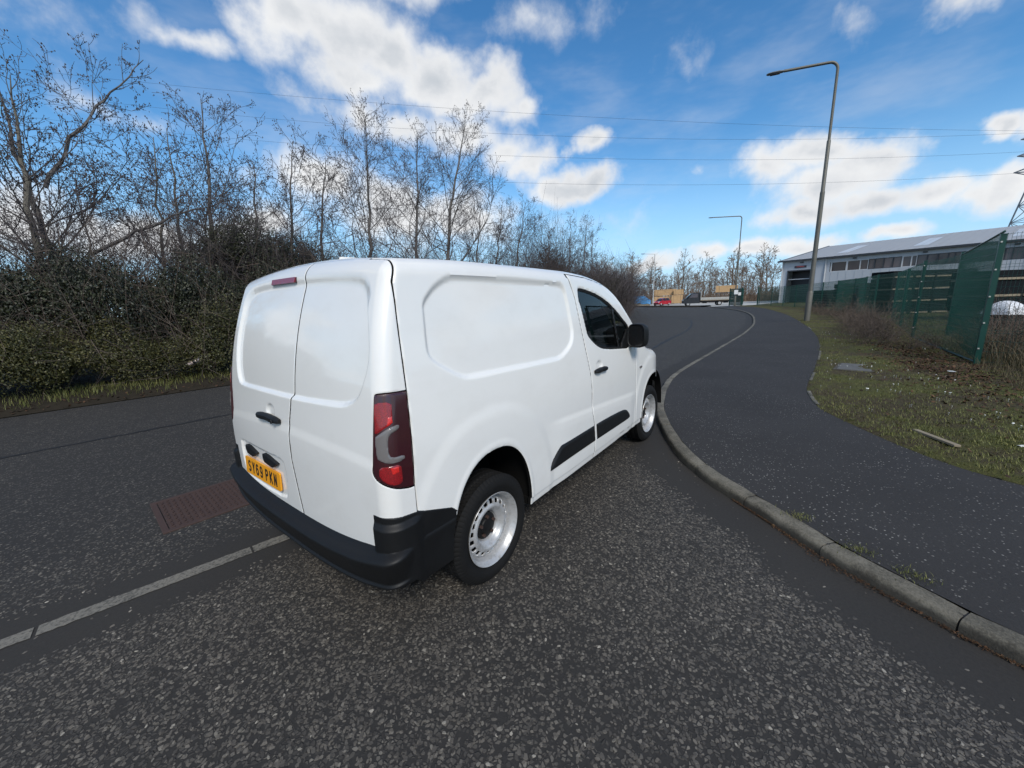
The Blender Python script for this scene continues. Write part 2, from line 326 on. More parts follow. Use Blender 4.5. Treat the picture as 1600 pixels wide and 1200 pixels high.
    s = nt.mix(f, (0.030, 0.024, 0.014, 1), (0.115, 0.092, 0.055, 1))
    nt.l.new(nt.mix(nt.sstep(nt.math('ADD', nt.math('MULTIPLY', n, 0.6), nt.math('MULTIPLY', n2, 0.4)), 0.42, 0.58), s, g), b.inputs['Base Color'])
    b.inputs['Roughness'].default_value = 0.95; b.inputs['Specular IOR Level'].default_value = 0.15; nt.l.new(nt.bump(nt.math('ADD', f, n2), 0.9, 0.03), b.inputs['Normal']); M['ground'] = m_
    M['soil'] = simple('verge_soil', (0.030, 0.025, 0.018), 0.95, 0, 0.5, 7, bump=0.9, bscale=40, spec=0.1)
    M['concrete'] = simple('yard_concrete', (0.42, 0.42, 0.40), 0.9, 0, 0.12, 0.4, spec=0.2)
    M['slab'] = simple('slab_concrete', (0.10, 0.10, 0.098), 0.9, 0, 0.35, 8, bump=0.4, bscale=60)
    M['iron'] = simple('rusty_iron', (0.064, 0.038, 0.031), 0.7, 0.2, 0.3, 14, bump=0.25, bscale=90)
    M['tar'] = simple('tar_joint', (0.010, 0.010, 0.011), 0.7, 0, 0.3, 10)
    # foliage: per face random value
    def leaf(name, stops, rough=0.45):
        m_, nt, b = mat(name); at = nt.new('ShaderNodeAttribute', attribute_name='rnd'); oi = nt.new('ShaderNodeObjectInfo')
        v = nt.new('ShaderNodeTexCoord').outputs['Object']; n = nt.noise(v, 1.7, 3, 0.5)
        f = nt.math('ADD', nt.math('MULTIPLY', at.outputs['Fac'], 0.65), nt.math('ADD', nt.math('MULTIPLY_ADD', n, 0.6, -0.2), nt.math('MULTIPLY_ADD', oi.outputs['Random'], 0.2, -0.1)), clamp=True)
        nt.l.new(nt.ramp(f, stops), b.inputs['Base Color']); b.inputs['Roughness'].default_value = rough; b.inputs['Specular IOR Level'].default_value = 0.35
        b.inputs['Transmission Weight'].default_value = 0.0
        return m_
    M['leaf'] = leaf('evergreen_leaf', [(0, (0.014, 0.015, 0.007)), (0.35, (0.038, 0.040, 0.012)), (0.65, (0.078, 0.076, 0.022)), (0.85, (0.125, 0.110, 0.036)), (1, (0.12, 0.070, 0.036))])
    M['ivy'] = leaf('ivy_leaf', [(0, (0.008, 0.010, 0.007)), (0.45, (0.022, 0.027, 0.013)), (0.8, (0.050, 0.055, 0.022)), (1, (0.085, 0.062, 0.034))])
    M['brown_leaf'] = leaf('dry_leaf', [(0, (0.022, 0.014, 0.010)), (0.5, (0.055, 0.038, 0.026)), (1, (0.12, 0.09, 0.05))], 0.7)
    M['blade'] = leaf('grass_blade', [(0, (0.050, 0.058, 0.014)), (0.5, (0.13, 0.14, 0.034)), (0.82, (0.21, 0.195, 0.065)), (1, (0.33, 0.28, 0.13))], 0.6)
    M['dry_blade'] = leaf('dry_grass_blade', [(0, (0.060, 0.046, 0.025)), (0.5, (0.13, 0.105, 0.055)), (1, (0.26, 0.21, 0.12))], 0.7)
    M['litter_leaf'] = leaf('leaf_litter', [(0, (0.03, 0.018, 0.010)), (0.6, (0.085, 0.042, 0.020)), (1, (0.20, 0.14, 0.07))], 0.8)
    M['petal'] = simple('daisy_petal', (0.75, 0.75, 0.70), 0.8, 0, 0.1, 30)
    M['bark'] = simple('alder_bark', (0.125, 0.116, 0.108), 0.9, 0, 0.45, 3.0, bump=0.6, bscale=25, spec=0.15)
    M['bark_pale'] = simple('pale_bark', (0.145, 0.135, 0.112), 0.9, 0, 0.4, 3.0, bump=0.6, bscale=25, spec=0.15)
    M['twig'] = simple('twig_bark', (0.085, 0.073, 0.073), 0.85, 0, 0.35, 1.5, spec=0.15)
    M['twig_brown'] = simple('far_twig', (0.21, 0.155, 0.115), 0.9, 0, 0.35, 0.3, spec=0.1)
    M['stalk'] = simple('bramble_stalk', (0.125, 0.098, 0.080), 0.85, 0, 0.4, 3, spec=0.15)
    M['chip'] = None
    m_, nt, b = mat('stone_chip'); at = nt.new('ShaderNodeAttribute', attribute_name='rnd')
    v = nt.new('ShaderNodeTexCoord').outputs['Object']; n = nt.noise(v, 130, 3, 0.6)
    c = nt.ramp(at.outputs['Fac'], [(0, (0.036, 0.032, 0.028)), (0.5, (0.080, 0.071, 0.060)), (0.85, (0.120, 0.106, 0.087)), (0.975, (0.16, 0.145, 0.12)), (1, (0.34, 0.31, 0.26))])
    hs = nt.new('ShaderNodeHueSaturation'); nt.l.new(c, hs.inputs['Color']); nt.put(hs.inputs['Value'], nt.math('MULTIPLY_ADD', n, 0.9, 0.55)); nt.l.new(hs.outputs[0], b.inputs['Base Color'])
    b.inputs['Roughness'].default_value = 0.65; nt.l.new(nt.bump(n, 0.5, 0.003), b.inputs['Normal']); M['chip'] = m_
    # steel, fence, building
    M['galv'] = simple('lamp_steel', (0.15, 0.145, 0.125), 0.55, 0.3, 0.3, 2.5)
    M['pale_steel'] = simple('pale_lamp_steel', (0.55, 0.55, 0.53), 0.6, 0.1, 0.15, 2.5)
    M['lantern'] = simple('lantern_grey', (0.16, 0.17, 0.18), 0.5, 0.1, 0.15, 6)
    M['fence_green'] = simple('fence_green', (0.003, 0.050, 0.038), 0.4, 0, 0.2, 5)
    M['fence_dark'] = simple('wire_dark', (0.006, 0.040, 0.034), 0.5, 0, 0.2, 5)
    m_, nt, b = mat('wall_cladding'); v = nt.new('ShaderNodeTexCoord').outputs['Object']
    n = nt.noise(v, 0.5, 4, 0.6); nt.l.new(nt.mix(n, (0.40, 0.43, 0.475, 1), (0.47, 0.50, 0.545, 1)), b.inputs['Base Color']); b.inputs['Roughness'].default_value = 0.55; M['clad'] = m_
    M['roof_sheet'] = simple('roof_sheet', (0.34, 0.35, 0.36), 0.6, 0, 0.1, 0.4)
    M['rooflight'] = simple('rooflight_sheet', (0.52, 0.55, 0.58), 0.4, 0, 0.08, 1)
    M['trim_dark'] = simple('dark_trim', (0.035, 0.04, 0.05), 0.5, 0, 0.1, 2)
    M['frame_white'] = simple('window_frame', (0.55, 0.56, 0.58), 0.5, 0, 0.1, 2)
    m_, nt, b = mat('window_pane'); v = nt.new('ShaderNodeTexCoord').outputs['Object']; oi = nt.new('ShaderNodeObjectInfo')
    nt.l.new(nt.mix(oi.outputs['Random'], (0.015, 0.016, 0.02, 1), (0.13, 0.11, 0.12, 1)), b.inputs['Base Color']); b.inputs['Roughness'].default_value = 0.06; b.inputs['Specular IOR Level'].default_value = 0.5
    nt.l.new(nt.bump(nt.noise(v, 1.2, 2, 0.5), 0.2, 0.02), b.inputs['Normal']); M['pane'] = m_
    M['sign_dark'] = simple('sign_board', (0.05, 0.035, 0.045), 0.5, 0, 0.1, 3)
    M['sign_red'] = simple('sign_red', (0.45, 0.08, 0.08), 0.5, 0, 0.1, 3)
    M['timber'] = simple('sawn_timber', (0.52, 0.34, 0.18), 0.85, 0, 0.2, 3, spec=0.2)
    M['timber_old'] = simple('weathered_timber', (0.26, 0.22, 0.16), 0.9, 0, 0.3, 4, spec=0.2)
    M['pack'] = simple('dark_pack', (0.007, 0.009, 0.011), 0.8, 0, 0.3, 1.5, spec=0.15)
    M['tarp_white'] = simple('white_sheet', (0.72, 0.73, 0.74), 0.6, 0, 0.08, 2)
    M['tarp_blue'] = simple('blue_sheet', (0.03, 0.22, 0.48), 0.5, 0, 0.2, 2)
    M['car_red'] = simple('red_paint', (0.42, 0.012, 0.022), 0.25, 0, 0.06, 2, coat=0.8)
    M['truck_dark'] = simple('dark_truck_paint', (0.012, 0.015, 0.020), 0.45, 0, 0.06, 2)
    M['alu'] = simple('pale_aluminium', (0.5, 0.5, 0.47), 0.5, 0.2, 0.15, 2)
    M['head'] = simple('headlamp_glass', (0.65, 0.68, 0.72), 0.1, 0, 0.1, 5)
    M['wire'] = simple('power_line', (0.05, 0.06, 0.07), 0.5, 0.2, 0.1, 1)
    M['pylon'] = simple('pylon_steel', (0.20, 0.22, 0.24), 0.6, 0.2, 0.15, 1)
    M['can'] = simple('pale_can', (0.62, 0.50, 0.46), 0.35, 0.2, 0.3, 14)
    M['paper'] = simple('pale_litter', (0.62, 0.62, 0.60), 0.8, 0, 0.15, 20)
    M['moss'] = simple('moss', (0.07, 0.075, 0.02), 0.95, 0, 0.5, 30, bump=0.8, bscale=90, spec=0.1)
make_materials()
# ------------------------------------------------------------------ curves of the place
def smooth_curve(pts, n):
    P = np.array(pts, float)
    Q = [P[0]*2-P[1]]+list(P)+[P[-1]*2-P[-2]]; out = []
    for i in range(1, len(Q)-2):
        p0, p1, p2, p3 = Q[i-1:i+3]
        for t in np.linspace(0, 1, 24, endpoint=False):
            out.append(0.5*((2*p1)+(-p0+p2)*t+(2*p0-5*p1+4*p2-p3)*t*t+(-p0+3*p1-3*p2+p3)*t**3))
    out.append(P[-1]); out = np.array(out)
    L = np.r_[0, np.cumsum(np.linalg.norm(np.diff(out, axis=0), axis=1))]
    u = np.linspace(0, L[-1], n)
    return np.c_[np.interp(u, L, out[:, 0]), np.interp(u, L, out[:, 1])], L[-1]
KERB = [(-0.15,-8),(0.05,-5.8),(0.42,-4.2),(0.86,-3.14),(1.03,-2.83),(1.25,-2.50),(1.50,-2.22),(1.76,-1.92),(2.02,-1.63),(2.57,-1.23),(3.52,-0.77),(4.37,-0.50),(5.46,-0.27),(6.8,-0.12),(9.65,-0.12),(13.5,-0.15),(17.9,-0.12),(24.5,0.25),(35.2,1.55),(46.1,3.95),(60.9,9.14)]
PATH = [(2.3,-8),(2.5,-5.5),(2.75,-4.2),(2.99,-3.66),(3.17,-3.40),(3.48,-3.15),(4.02,-2.84),(4.76,-2.50),(5.48,-2.37),(6.38,-2.34),(8.77,-2.47),(12.6,-2.58),(16.5,-2.50),(22.9,-2.02),(34.5,-0.70),(50,2.1),(61.5,6.2)]
LEFT = [(-16,10.6),(-5,8.75),(-1.8,8.40),(1.2,8.05),(6,7.5),(12,7.05),(20,6.8),(28,8.8),(44,14.8),(66,22.5),(76,26)]
kerbC, kerbL = smooth_curve(KERB, 700); pathC, pathL = smooth_curve(PATH, 500); leftC, leftL = smooth_curve(LEFT, 500)
def resample(C, n, power=1.0):
    u = np.linspace(0, 1, n)**power*(len(C)-1)
    i = np.clip(u.astype(int), 0, len(C)-2); t = (u-i)[:, None]
    return C[i]*(1-t)+C[i+1]*t
def dist_poly(Q, C):
    a = C[:-1]; d = C[1:]-a; l2 = (d**2).sum(1); out = np.full(len(Q), 1e9)
    for k in range(0, len(Q), 4000):
        q = Q[k:k+4000, None, :]-a[None]; t = np.clip((q*d).sum(2)/l2, 0, 1)
        out[k:k+4000] = np.sqrt((((q-t[..., None]*d)**2).sum(2)).min(1))
    return out
def normals2(C):
    T = np.gradient(C, axis=0); T /= np.linalg.norm(T, axis=1)[:, None]; return np.c_[-T[:, 1], T[:, 0]]  # to the left
rngG = np.random.default_rng(5)
def vnoise(x, y, s, seed=0):
    r = np.random.default_rng(seed); a = 0
    for k in range(5):
        th = r.random()*6.28; f = s*(1+0.6*k); a = a+np.sin(f*(x*math.cos(th)+y*math.sin(th))+r.random()*6.28)/(1+0.5*k)
    return a/2.5
LN = np.array([0.23, 1.24])/math.hypot(0.23, 1.24); LP = np.array([-1.84, 0.88])
def mark_dist(x, y): 
    d = (x-LP[0])*LN[0]+(y-LP[1])*LN[1]
    return np.where(x > 1.6, -1.0, d)
def structure(o): o['kind'] = 'structure'; return o
def build_ground():
    # base terrain out to the horizon
    n = 90; ang = np.linspace(0, 2*math.pi, n, endpoint=False); rad = np.r_[0.01, np.geomspace(4, 900, 34)]
    V = np.array([[20+r*math.cos(a), r*math.sin(a), -0.06-0.0*r] for r in rad for a in ang])
    F = [(i*n+j, i*n+(j+1) % n, (i+1)*n+(j+1) % n, (i+1)*n+j) for i in range(len(rad)-1) for j in range(n)]
    F = [f[::-1] for f in F]
    structure(MB().add(V, F).build('ground', M['ground'], fix=False))
    # carriageway
    Ns, Nt = 260, 64
    Rk = resample(kerbC, Ns); Lk = resample(leftC, Ns); t = (np.linspace(0, 1, Nt)**1.4)[None, :, None]
    G = Rk[:, None]*(1-t)+Lk[:, None]*t; Q = G.reshape(-1, 2)
    z = 0.004*vnoise(Q[:, 0], Q[:, 1], 0.9, 3)*0
    mb = MB(); mb.grid(np.c_[Q, z].reshape(Ns, Nt, 3)); o = structure(mb.build('road', M['road']))
    e = dist_poly(Q, kerbC[::2]); a = o.data.attributes.new('edge', 'FLOAT', 'POINT'); a.data.foreach_set('value', e.astype(np.float32))
    a = o.data.attributes.new('mark', 'FLOAT', 'POINT'); a.data.foreach_set('value', mark_dist(Q[:, 0], Q[:, 1]).astype(np.float32))
    # strip of road beyond the left lane edge so that the far bend closes, and far yard
    structure(MB().add([(60.9,9.14,-.008),(76,26,-.008),(72,34,-.008),(90,40,-.008),(84,20,-.008),(66,7.2,-.008)], [(0,5,4,3,2,1)]).build('road', M['road']))
    yard = [(62.8,7.0),(63.8,10.0),(66,14),(70.5,22),(74,29),(120,44),(150,20),(110,-12),(82,2.6),(70,4.5)]
    mb = MB(); mb.add([(x, y, 0.006) for x, y in yard], [tuple(range(len(yard)))]); structure(mb.build('concrete_yard', M['concrete']))
    # footway
    Ns = 300; A = resample(kerbC, Ns); nA = normals2(A); A = A-nA*0.115; B = resample(pathC, Ns)
    t = np.linspace(0, 1, 14)[None, :, None]; G = A[:, None]*(1-t)+B[:, None]*t; Q = G.reshape(-1, 2)
    z = 0.078+0.038*np.tile(np.linspace(0, 1, 14), Ns)+0.003*vnoise(Q[:, 0], Q[:, 1], 2.0, 9)
    mb = MB(); mb.grid(np.c_[Q, z].reshape(Ns, 14, 3)); structure(mb.build('footway', M['footway']))
    # right-hand verge
    Ns = 260; B = resample(pathC, Ns); nB = -normals2(B); w = np.r_[0, 0.04, np.geomspace(0.12, 60, 44)]
    d = np.array([0.25, -1.0]); d /= np.linalg.norm(d)
    G = B[:, None]+w[None, :, None]*(nB[:, None]*np.exp(-w/6)[None, :, None]+d*(1-np.exp(-w/6))[None, :, None])
    Q = G.reshape(-1, 2); ww = np.tile(w, Ns)
    z = 0.115+np.minimum(ww, 0.10)*0.25+0.012*np.minimum(ww, 8)*0.6+0.022*vnoise(Q[:, 0], Q[:, 1], 3.1, 2)*np.minimum(ww*2, 1)+0.012*vnoise(Q[:, 0], Q[:, 1], 11, 4)*np.minimum(ww*2, 1)
    mb = MB(); mb.grid(np.c_[Q, z].reshape(Ns, len(w), 3)); o = structure(mb.build('verge', M['ground']))
    # left-hand verge
    B = resample(leftC, Ns); nB = normals2(B); w = np.r_[0, 0.05, np.geomspace(0.12, 40, 34)]
    G = B[:, None]+w[None, :, None]*nB[:, None]; Q = G.reshape(-1, 2); ww = np.tile(w, Ns)
    z = 0.012+np.minimum(ww, 0.5)*0.14+0.06*np.minimum(ww, 5)+0.02*vnoise(Q[:, 0], Q[:, 1], 4, 6)*np.minimum(ww*2, 1)
    mb = MB(); mb.grid(np.c_[Q, z].reshape(Ns, len(w), 3)); structure(mb.build('verge', M['soil']))
build_ground()
def ground_right(x, y):
    w = dist_poly(np.array([[x, y]]), pathC)[0]; return 0.115+0.025*min(w*4, 1)+0.0072*min(w, 8)
# kerb: bedding and single stones
def build_kerb():
    prof = [(0.0, -0.05), (0.002, 0.048), (0.009, 0.066), (0.024, 0.077), (0.114, 0.080), (0.114, -0.05)]
    A = kerbC; nA = -normals2(A); L = np.r_[0, np.cumsum(np.linalg.norm(np.diff(A, axis=0), axis=1))]
    bed = MB(); S = resample(A, 300); nS = -normals2(S)
    bed.grid(np.array([[(*(p+q*o), z) for o, z in ((0.016, -0.05), (0.022, 0.045), (0.06, 0.070), (0.108, 0.070))] for p, q in zip(S, nS)]))
    base = structure(bed.build('kerb', M['tar'])); s = 0.02; i = 0; r = random.Random(4)
    while s < L[-1]-1:
        ln = 0.62 if 4.0 < s < 13 else 0.915
        e = min(s+ln, L[-1]); k = 6; u = np.linspace(s+0.004, e-0.004, k)
        P = np.c_[np.interp(u, L, A[:, 0]), np.interp(u, L, A[:, 1])]; N = np.c_[np.interp(u, L, nA[:, 0]), np.interp(u, L, nA[:, 1])]
        dz = r.uniform(-0.004, 0.004); do = r.uniform(-0.004, 0.004)
        G = []
        for q in range(k):
            edge = 0.006 if q in (0, k-1) else 0
            G.append([(*(P[q]+N[q]*(o+do+(edge if o < 0.05 else 0))), z+dz-edge*(z > 0.05)) for o, z in prof])
        mb = MB(); mb.grid(np.array(G)); n = len(prof)
        mb.add(np.array(G[0]), [tuple(range(n))]); mb.add(np.array(G[-1]), [tuple(range(n))[::-1]])
        mb.build('kerb_stone', M['kerb'], base, angle=50); s = e; i += 1
    # edging between footway and grass: thin stones, partly buried
    A = pathC; nA = -normals2(A); L = np.r_[0, np.cumsum(np.linalg.norm(np.diff(A, axis=0), axis=1))]
    bm_ = MB(); S = resample(A, 200); nS = -normals2(S)
    bm_.grid(np.array([[(*(p+q*o), z) for o, z in ((0.0, 0.05), (0.005, 0.117), (0.04, 0.117))] for p, q in zip(S, nS)]))
    base = structure(bm_.build('path_edging', M['soil'])); s = 5.0
    while s < 34:
        e = s+0.9
        if r.random() < 0.30:
            u = np.linspace(s+0.01, e-0.01, 4); P = np.c_[np.interp(u, L, A[:, 0]), np.interp(u, L, A[:, 1])]; N = np.c_[np.interp(u, L, nA[:, 0]), np.interp(u, L, nA[:, 1])]
            h = 0.122+r.uniform(-0.004, 0.006); G = [[(*(P[q]+N[q]*o), z) for o, z in ((0, 0.05), (0.0, h-0.006), (0.006, h), (0.044, h), (0.05, 0.05))] for q in range(4)]
            MB().grid(np.array(G)).build('edging_stone', M['kerb'], base, angle=50)
        s = e
build_kerb()
def build_markings():
    d = np.array([1.24, -0.23]); d /= np.linalg.norm(d); n = np.array([-d[1], d[0]]); p0 = np.array([-1.84, 0.88])
    mb = MB(); r = np.random.default_rng(3)
    for a, b in ((-6.5, -2.4), (-2.39, 0.118), (0.127, 1.09), (1.10, 2.0)):
        u = np.arange(a, b, 0.02); e1 = 0.048+0.002*r.standard_normal(len(u)); e2 = -0.048+0.002*r.standard_normal(len(u))
        G = np.array([[(*(p0+d*t+n*x), 0.004) for x in (q2, q1)] for t, q1, q2 in zip(u, e1, e2)]); mb.grid(G)
    structure(mb.build('road_line', M['line'], smooth=False))
    # long tar joints and the curved crack on the far carriageway
    mb = MB()
    def strip(pts, w):
        C, _ = smooth_curve(pts, 120); N = normals2(C); rr = 1+0.35*np.random.default_rng(8).standard_normal((len(C), 2))
        mb.grid(np.array([[(*(c-q*w*r1), 0.004), (*(c+q*w*r2), 0.004)] for c, q, (r1, r2) in zip(C, N, rr)]))
    strip([(-5, 5.6), (-2.2, 5.35), (0.2, 5.1), (4, 4.8)], 0.035)
    strip([(6, 1.2), (9, 1.45), (14, 2.0), (20, 2.6), (28, 4.4), (31, 6.2), (31.5, 7.6), (30, 8.6)], 0.045)
    structure(mb.build('tar_joint', M['tar'], smooth=False))
build_markings()
def build_covers():
    t = thing('manhole_cover', 'rusty brown rectangular metal cover set in the road behind the van', 'manhole cover', (-0.44, 1.78, 0), R_(-4))
    L, W = 1.16, 0.64
    f = MB()
    for c, s in (((0, W/2+0.02, 0.004), (L+0.08, 0.04, 0.012)), ((0, -W/2-0.02, 0.004), (L+0.08, 0.04, 0.012)), ((L/2+0.02, 0, 0.004), (0.04, W, 0.012)), ((-L/2-0.02, 0, 0.004), (0.04, W, 0.012))): f.box(c, s)
    f.build('frame', M['iron'], t, bevel=0.002)
    for sx in (-1, 1): MB().box((sx*L/4, 0, 0.001), (L/2-0.012, W-0.01, 0.012)).build('cover_plate', M['iron'], t)
    tr = MB(); 
    for i in range(30):
        for j in range(17):
            x = -L/2+0.03+i*(L-0.06)/29; y = -W/2+0.03+j*(W-0.06)/16
            tr.box((x, y, 0.0085), (0.024, 0.009, 0.006), rz=R_(45 if (i+j) % 2 else -45))
    o = tr.build('tread_pattern', M['iron'], t, smooth=False); o['kind'] = 'stuff'
    s = thing('inspection_slab', 'grey concrete inspection slab lying flush in the daisy-dotted grass', 'slab', (8.5, -3.08, 0.118), R_(-8))
    MB().box((0, 0, 0.008), (0.84, 0.50, 0.06)).build('slab', M['slab'], s, bevel=0.008)
    fr = MB()
    for c, q in (((0, 0.275, 0.0), (0.92, 0.05, 0.06)), ((0, -0.275, 0.0), (0.92, 0.05, 0.06)), ((0.445, 0, 0.0), (0.05, 0.5, 0.06)), ((-0.445, 0, 0.0), (0.05, 0.5, 0.06))): fr.box(c, q)
    fr.build('surround', M['kerb'], s, bevel=0.006)
    p = MB().box((0, 0, 0.018), (0.50, 0.055, 0.022), rz=0).build('timber_batten', M['timber_old'], bevel=0.003)
    p.location = (3.92, -3.37, 0.135); p.rotation_euler = (0.03, 0.02, R_(26)); tag(p, 'weathered grey timber batten lying in the grass by the footway', 'plank')
build_covers()
def build_chips():
    rng = np.random.default_rng(11); n = 330000
    x = rng.uniform(-4.2, 3.4, n); y = rng.uniform(-3.2, 3.6, n); Q = np.c_[x, y]
    h = np.array([math.cos(CAMP[4]), math.sin(CAMP[4])]); dv = (Q-CAM[:2])@h; lat = (Q-CAM[:2])@np.array([h[1], -h[0]])
    dist = np.hypot(Q[:, 0]-CAM[0], Q[:, 1]-CAM[1])
    keep = (dv > 0.2) & (np.abs(lat) < 1.45*np.maximum(dv, .5)+0.8) & (dist < 4.6)
    e = dist_poly(Q, kerbC[::2])
    # left of the kerb line only
    kx = np.interp(y, kerbC[:, 1], kerbC[:, 0]); keep &= (x < kx)
    m_ = mark_dist(x, y); w1 = 0.15*vnoise(x, y, 5, 21)
    pr = np.clip((e+w1-0.32)/0.14, 0.015, 1)*np.clip((np.abs(m_)+w1*0.9-0.19)/0.16, 0.02, 1)*np.where(m_ > 0, 0.5, 1)
    pr *= np.clip(0.72+0.45*vnoise(x, y, 2.2, 22)+0.2*vnoise(x, y, 9, 23), 0.12, 1)*np.clip((4.6-dist)/1.4, 0, 1)
    keep &= rng.random(n) < pr*0.60
    Q = Q[keep]; n = len(Q); k = 7
    L = rng.uniform(0.0052, 0.0125, n)*np.where(rng.random(n) < 0.06, 1.25, 1); W = L*rng.uniform(0.45, 0.78, n); a = rng.uniform(0, math.pi, n)
    hh = rng.uniform(0.0008, 0.0024, n); tx = rng.normal(0, 0.10, n); ty = rng.normal(0, 0.10, n)
    th = np.linspace(0, 2*math.pi, k, endpoint=False)[None]+rng.normal(0, 0.18, (n, k)); rr = rng.uniform(0.8, 1.12, (n, k))
    def ring(f, zz):
        px = np.cos(th)*rr*L[:, None]*f; py = np.sin(th)*rr*W[:, None]*f
        X = px*np.cos(a)[:, None]-py*np.sin(a)[:, None]; Y = px*np.sin(a)[:, None]+py*np.cos(a)[:, None]
        Z = zz+tx[:, None]*X+ty[:, None]*Y
        return np.stack([X+Q[:, :1], Y+Q[:, 1:], Z], 2)
    r0 = ring(1.08, -0.003); r1 = ring(0.82, hh[:, None])
    V = np.concatenate([r0, r1], 1).reshape(-1, 3); F = []
    for i in range(n):
        b = i*2*k
        F.extend((b+j, b+(j+1) % k, b+k+(j+1) % k, b+k+j) for j in range(k)); F.append(tuple(b+k+j for j in range(k)))
    me = bpy.data.meshes.new('stone_chippings'); me.from_pydata(V.tolist(), [], F); me.materials.append(M['chip'])
    face_rand(me, 'rnd', 3, k+1); o = obj('stone_chippings', me); o['kind'] = 'stuff'; o['label'] = 'pale stone chippings rolled into the dark asphalt'; o['category'] = 'gravel'
    return n
print('chips', build_chips())
# ------------------------------------------------------------------ the van
def pchip(xs, ys):
    xs = np.array(xs, float); ys = np.array(ys, float); h = np.diff(xs); d = np.diff(ys)/h; m_ = np.zeros(len(xs)); m_[0] = d[0]; m_[-1] = d[-1]
    for i in range(1, len(xs)-1):
        if d[i-1]*d[i] > 0: m_[i] = 2/(1/d[i-1]+1/d[i])
    def f(x):
        x = np.clip(x, xs[0], xs[-1]); i = np.clip(np.searchsorted(xs, x)-1, 0, len(xs)-2); t = (x-xs[i])/h[i]
        return (1+2*t)*(1-t)**2*ys[i]+t*(1-t)**2*h[i]*m_[i]+t*t*(3-2*t)*ys[i+1]+t*t*(t-1)*h[i]*m_[i+1]
    return f
roofz = pchip([-.9,-.65,0,1.0,1.3,1.5,1.7,1.87,2.0,2.13,2.35,2.6,2.75,3.0,3.25,3.45,3.6,3.7,3.9], [z+.019 for z in [1.835,1.845,1.868,1.86,1.845,1.822,1.78,1.72,1.648,1.555,1.385,1.19,1.145,1.10,1.04,.97,.88,.75,.4]])
def sp(x, k=.06): return .5*(x+np.sqrt(x*x+k*k))
def Yh(x, z): return .922-.14*sp(z-.97,.12)-.10*sp(.38-z,.05)-.052*sp(-.1-x,.1)**2-.50*sp(x-2.7,.05)**2
def Xr(y, z): return -.71+.122*sp(z-.9,.1)+.241*sp(z-1.2,.1)**2+.016*(np.abs(y)/.8)**2.45+.05*sp(.5-z,.05)
def Zr(x, y): return roofz(x)-(.05+.03*np.clip((x-2.2)/.6,0,1))*(y/.8)**2
BR = .066
def FB(x, y, z, r=BR):
    a = np.abs(y)-Yh(x, z); b = Xr(y, z)-x; c = z-Zr(x, y)
    sl = (roofz(x+.01)-roofz(x-.01))/.02; c = c/np.sqrt(1+np.clip(sl,-2.5,2.5)**2)
    d = x-(3.69-.32*(np.abs(y)/.8)**2.2)
    q = np.sqrt(sum(np.maximum(v+r,0)**2 for v in (a,b,c,d)))
    return np.where(q > 0, q-r, np.maximum.reduce([a,b,c,d]))
def cast(o, d, t1=1.6, it=30):
    a = np.zeros(o.shape[:-1]); b = np.full(o.shape[:-1], t1)
    for _ in range(it):
        mm = (a+b)/2; s = FB(*np.moveaxis(o+mm[...,None]*d, -1, 0)) < 0
        a = np.where(s, mm, a); b = np.where(s, b, mm)
    return o+((a+b)/2)[...,None]*d
def gnorm(P, e=1e-3):
    x, y, z = np.moveaxis(P, -1, 0)
    g = np.stack([FB(x+e,y,z)-FB(x-e,y,z), FB(x,y+e,z)-FB(x,y-e,z), FB(x,y,z+e)-FB(x,y,z-e)], -1)
    return g/(np.linalg.norm(g, axis=-1, keepdims=True)+1e-12)
def sstep(t): t = np.clip(t, 0, 1); return t*t*(3-2*t)
def chaikin(P, n=2):
    P = np.array(P, float)
    for _ in range(n):
        Q = np.roll(P, -1, 0); P = np.stack([.75*P+.25*Q, .25*P+.75*Q], 1).reshape(-1, 2)
    return P
def sdf_poly(poly, x, y):
    P = np.array(poly, float); Q = np.roll(P, -1, 0); sh = np.shape(x); x = np.ravel(x); y = np.ravel(y)
    d = np.full(x.shape, 1e9); ins = np.zeros(x.shape, bool)
    for (ax, ay), (bx, by) in zip(P, Q):
        ex, ey = bx-ax, by-ay; t = np.clip(((x-ax)*ex+(y-ay)*ey)/(ex*ex+ey*ey+1e-12), 0, 1)
        d = np.minimum(d, (x-ax-t*ex)**2+(y-ay-t*ey)**2)
        c = (ay > y) != (by > y); xi = ax+(y-ay)/(by-ay+1e-12)*ex; ins ^= c & (x < xi)
    d = np.sqrt(d); return np.where(ins, -d, d).reshape(sh)
def lin(pts):
    z = np.array([p[1] for p in pts]); x = np.array([p[0] for p in pts]); i = np.argsort(z)
    return lambda q: np.interp(q, z[i], x[i])
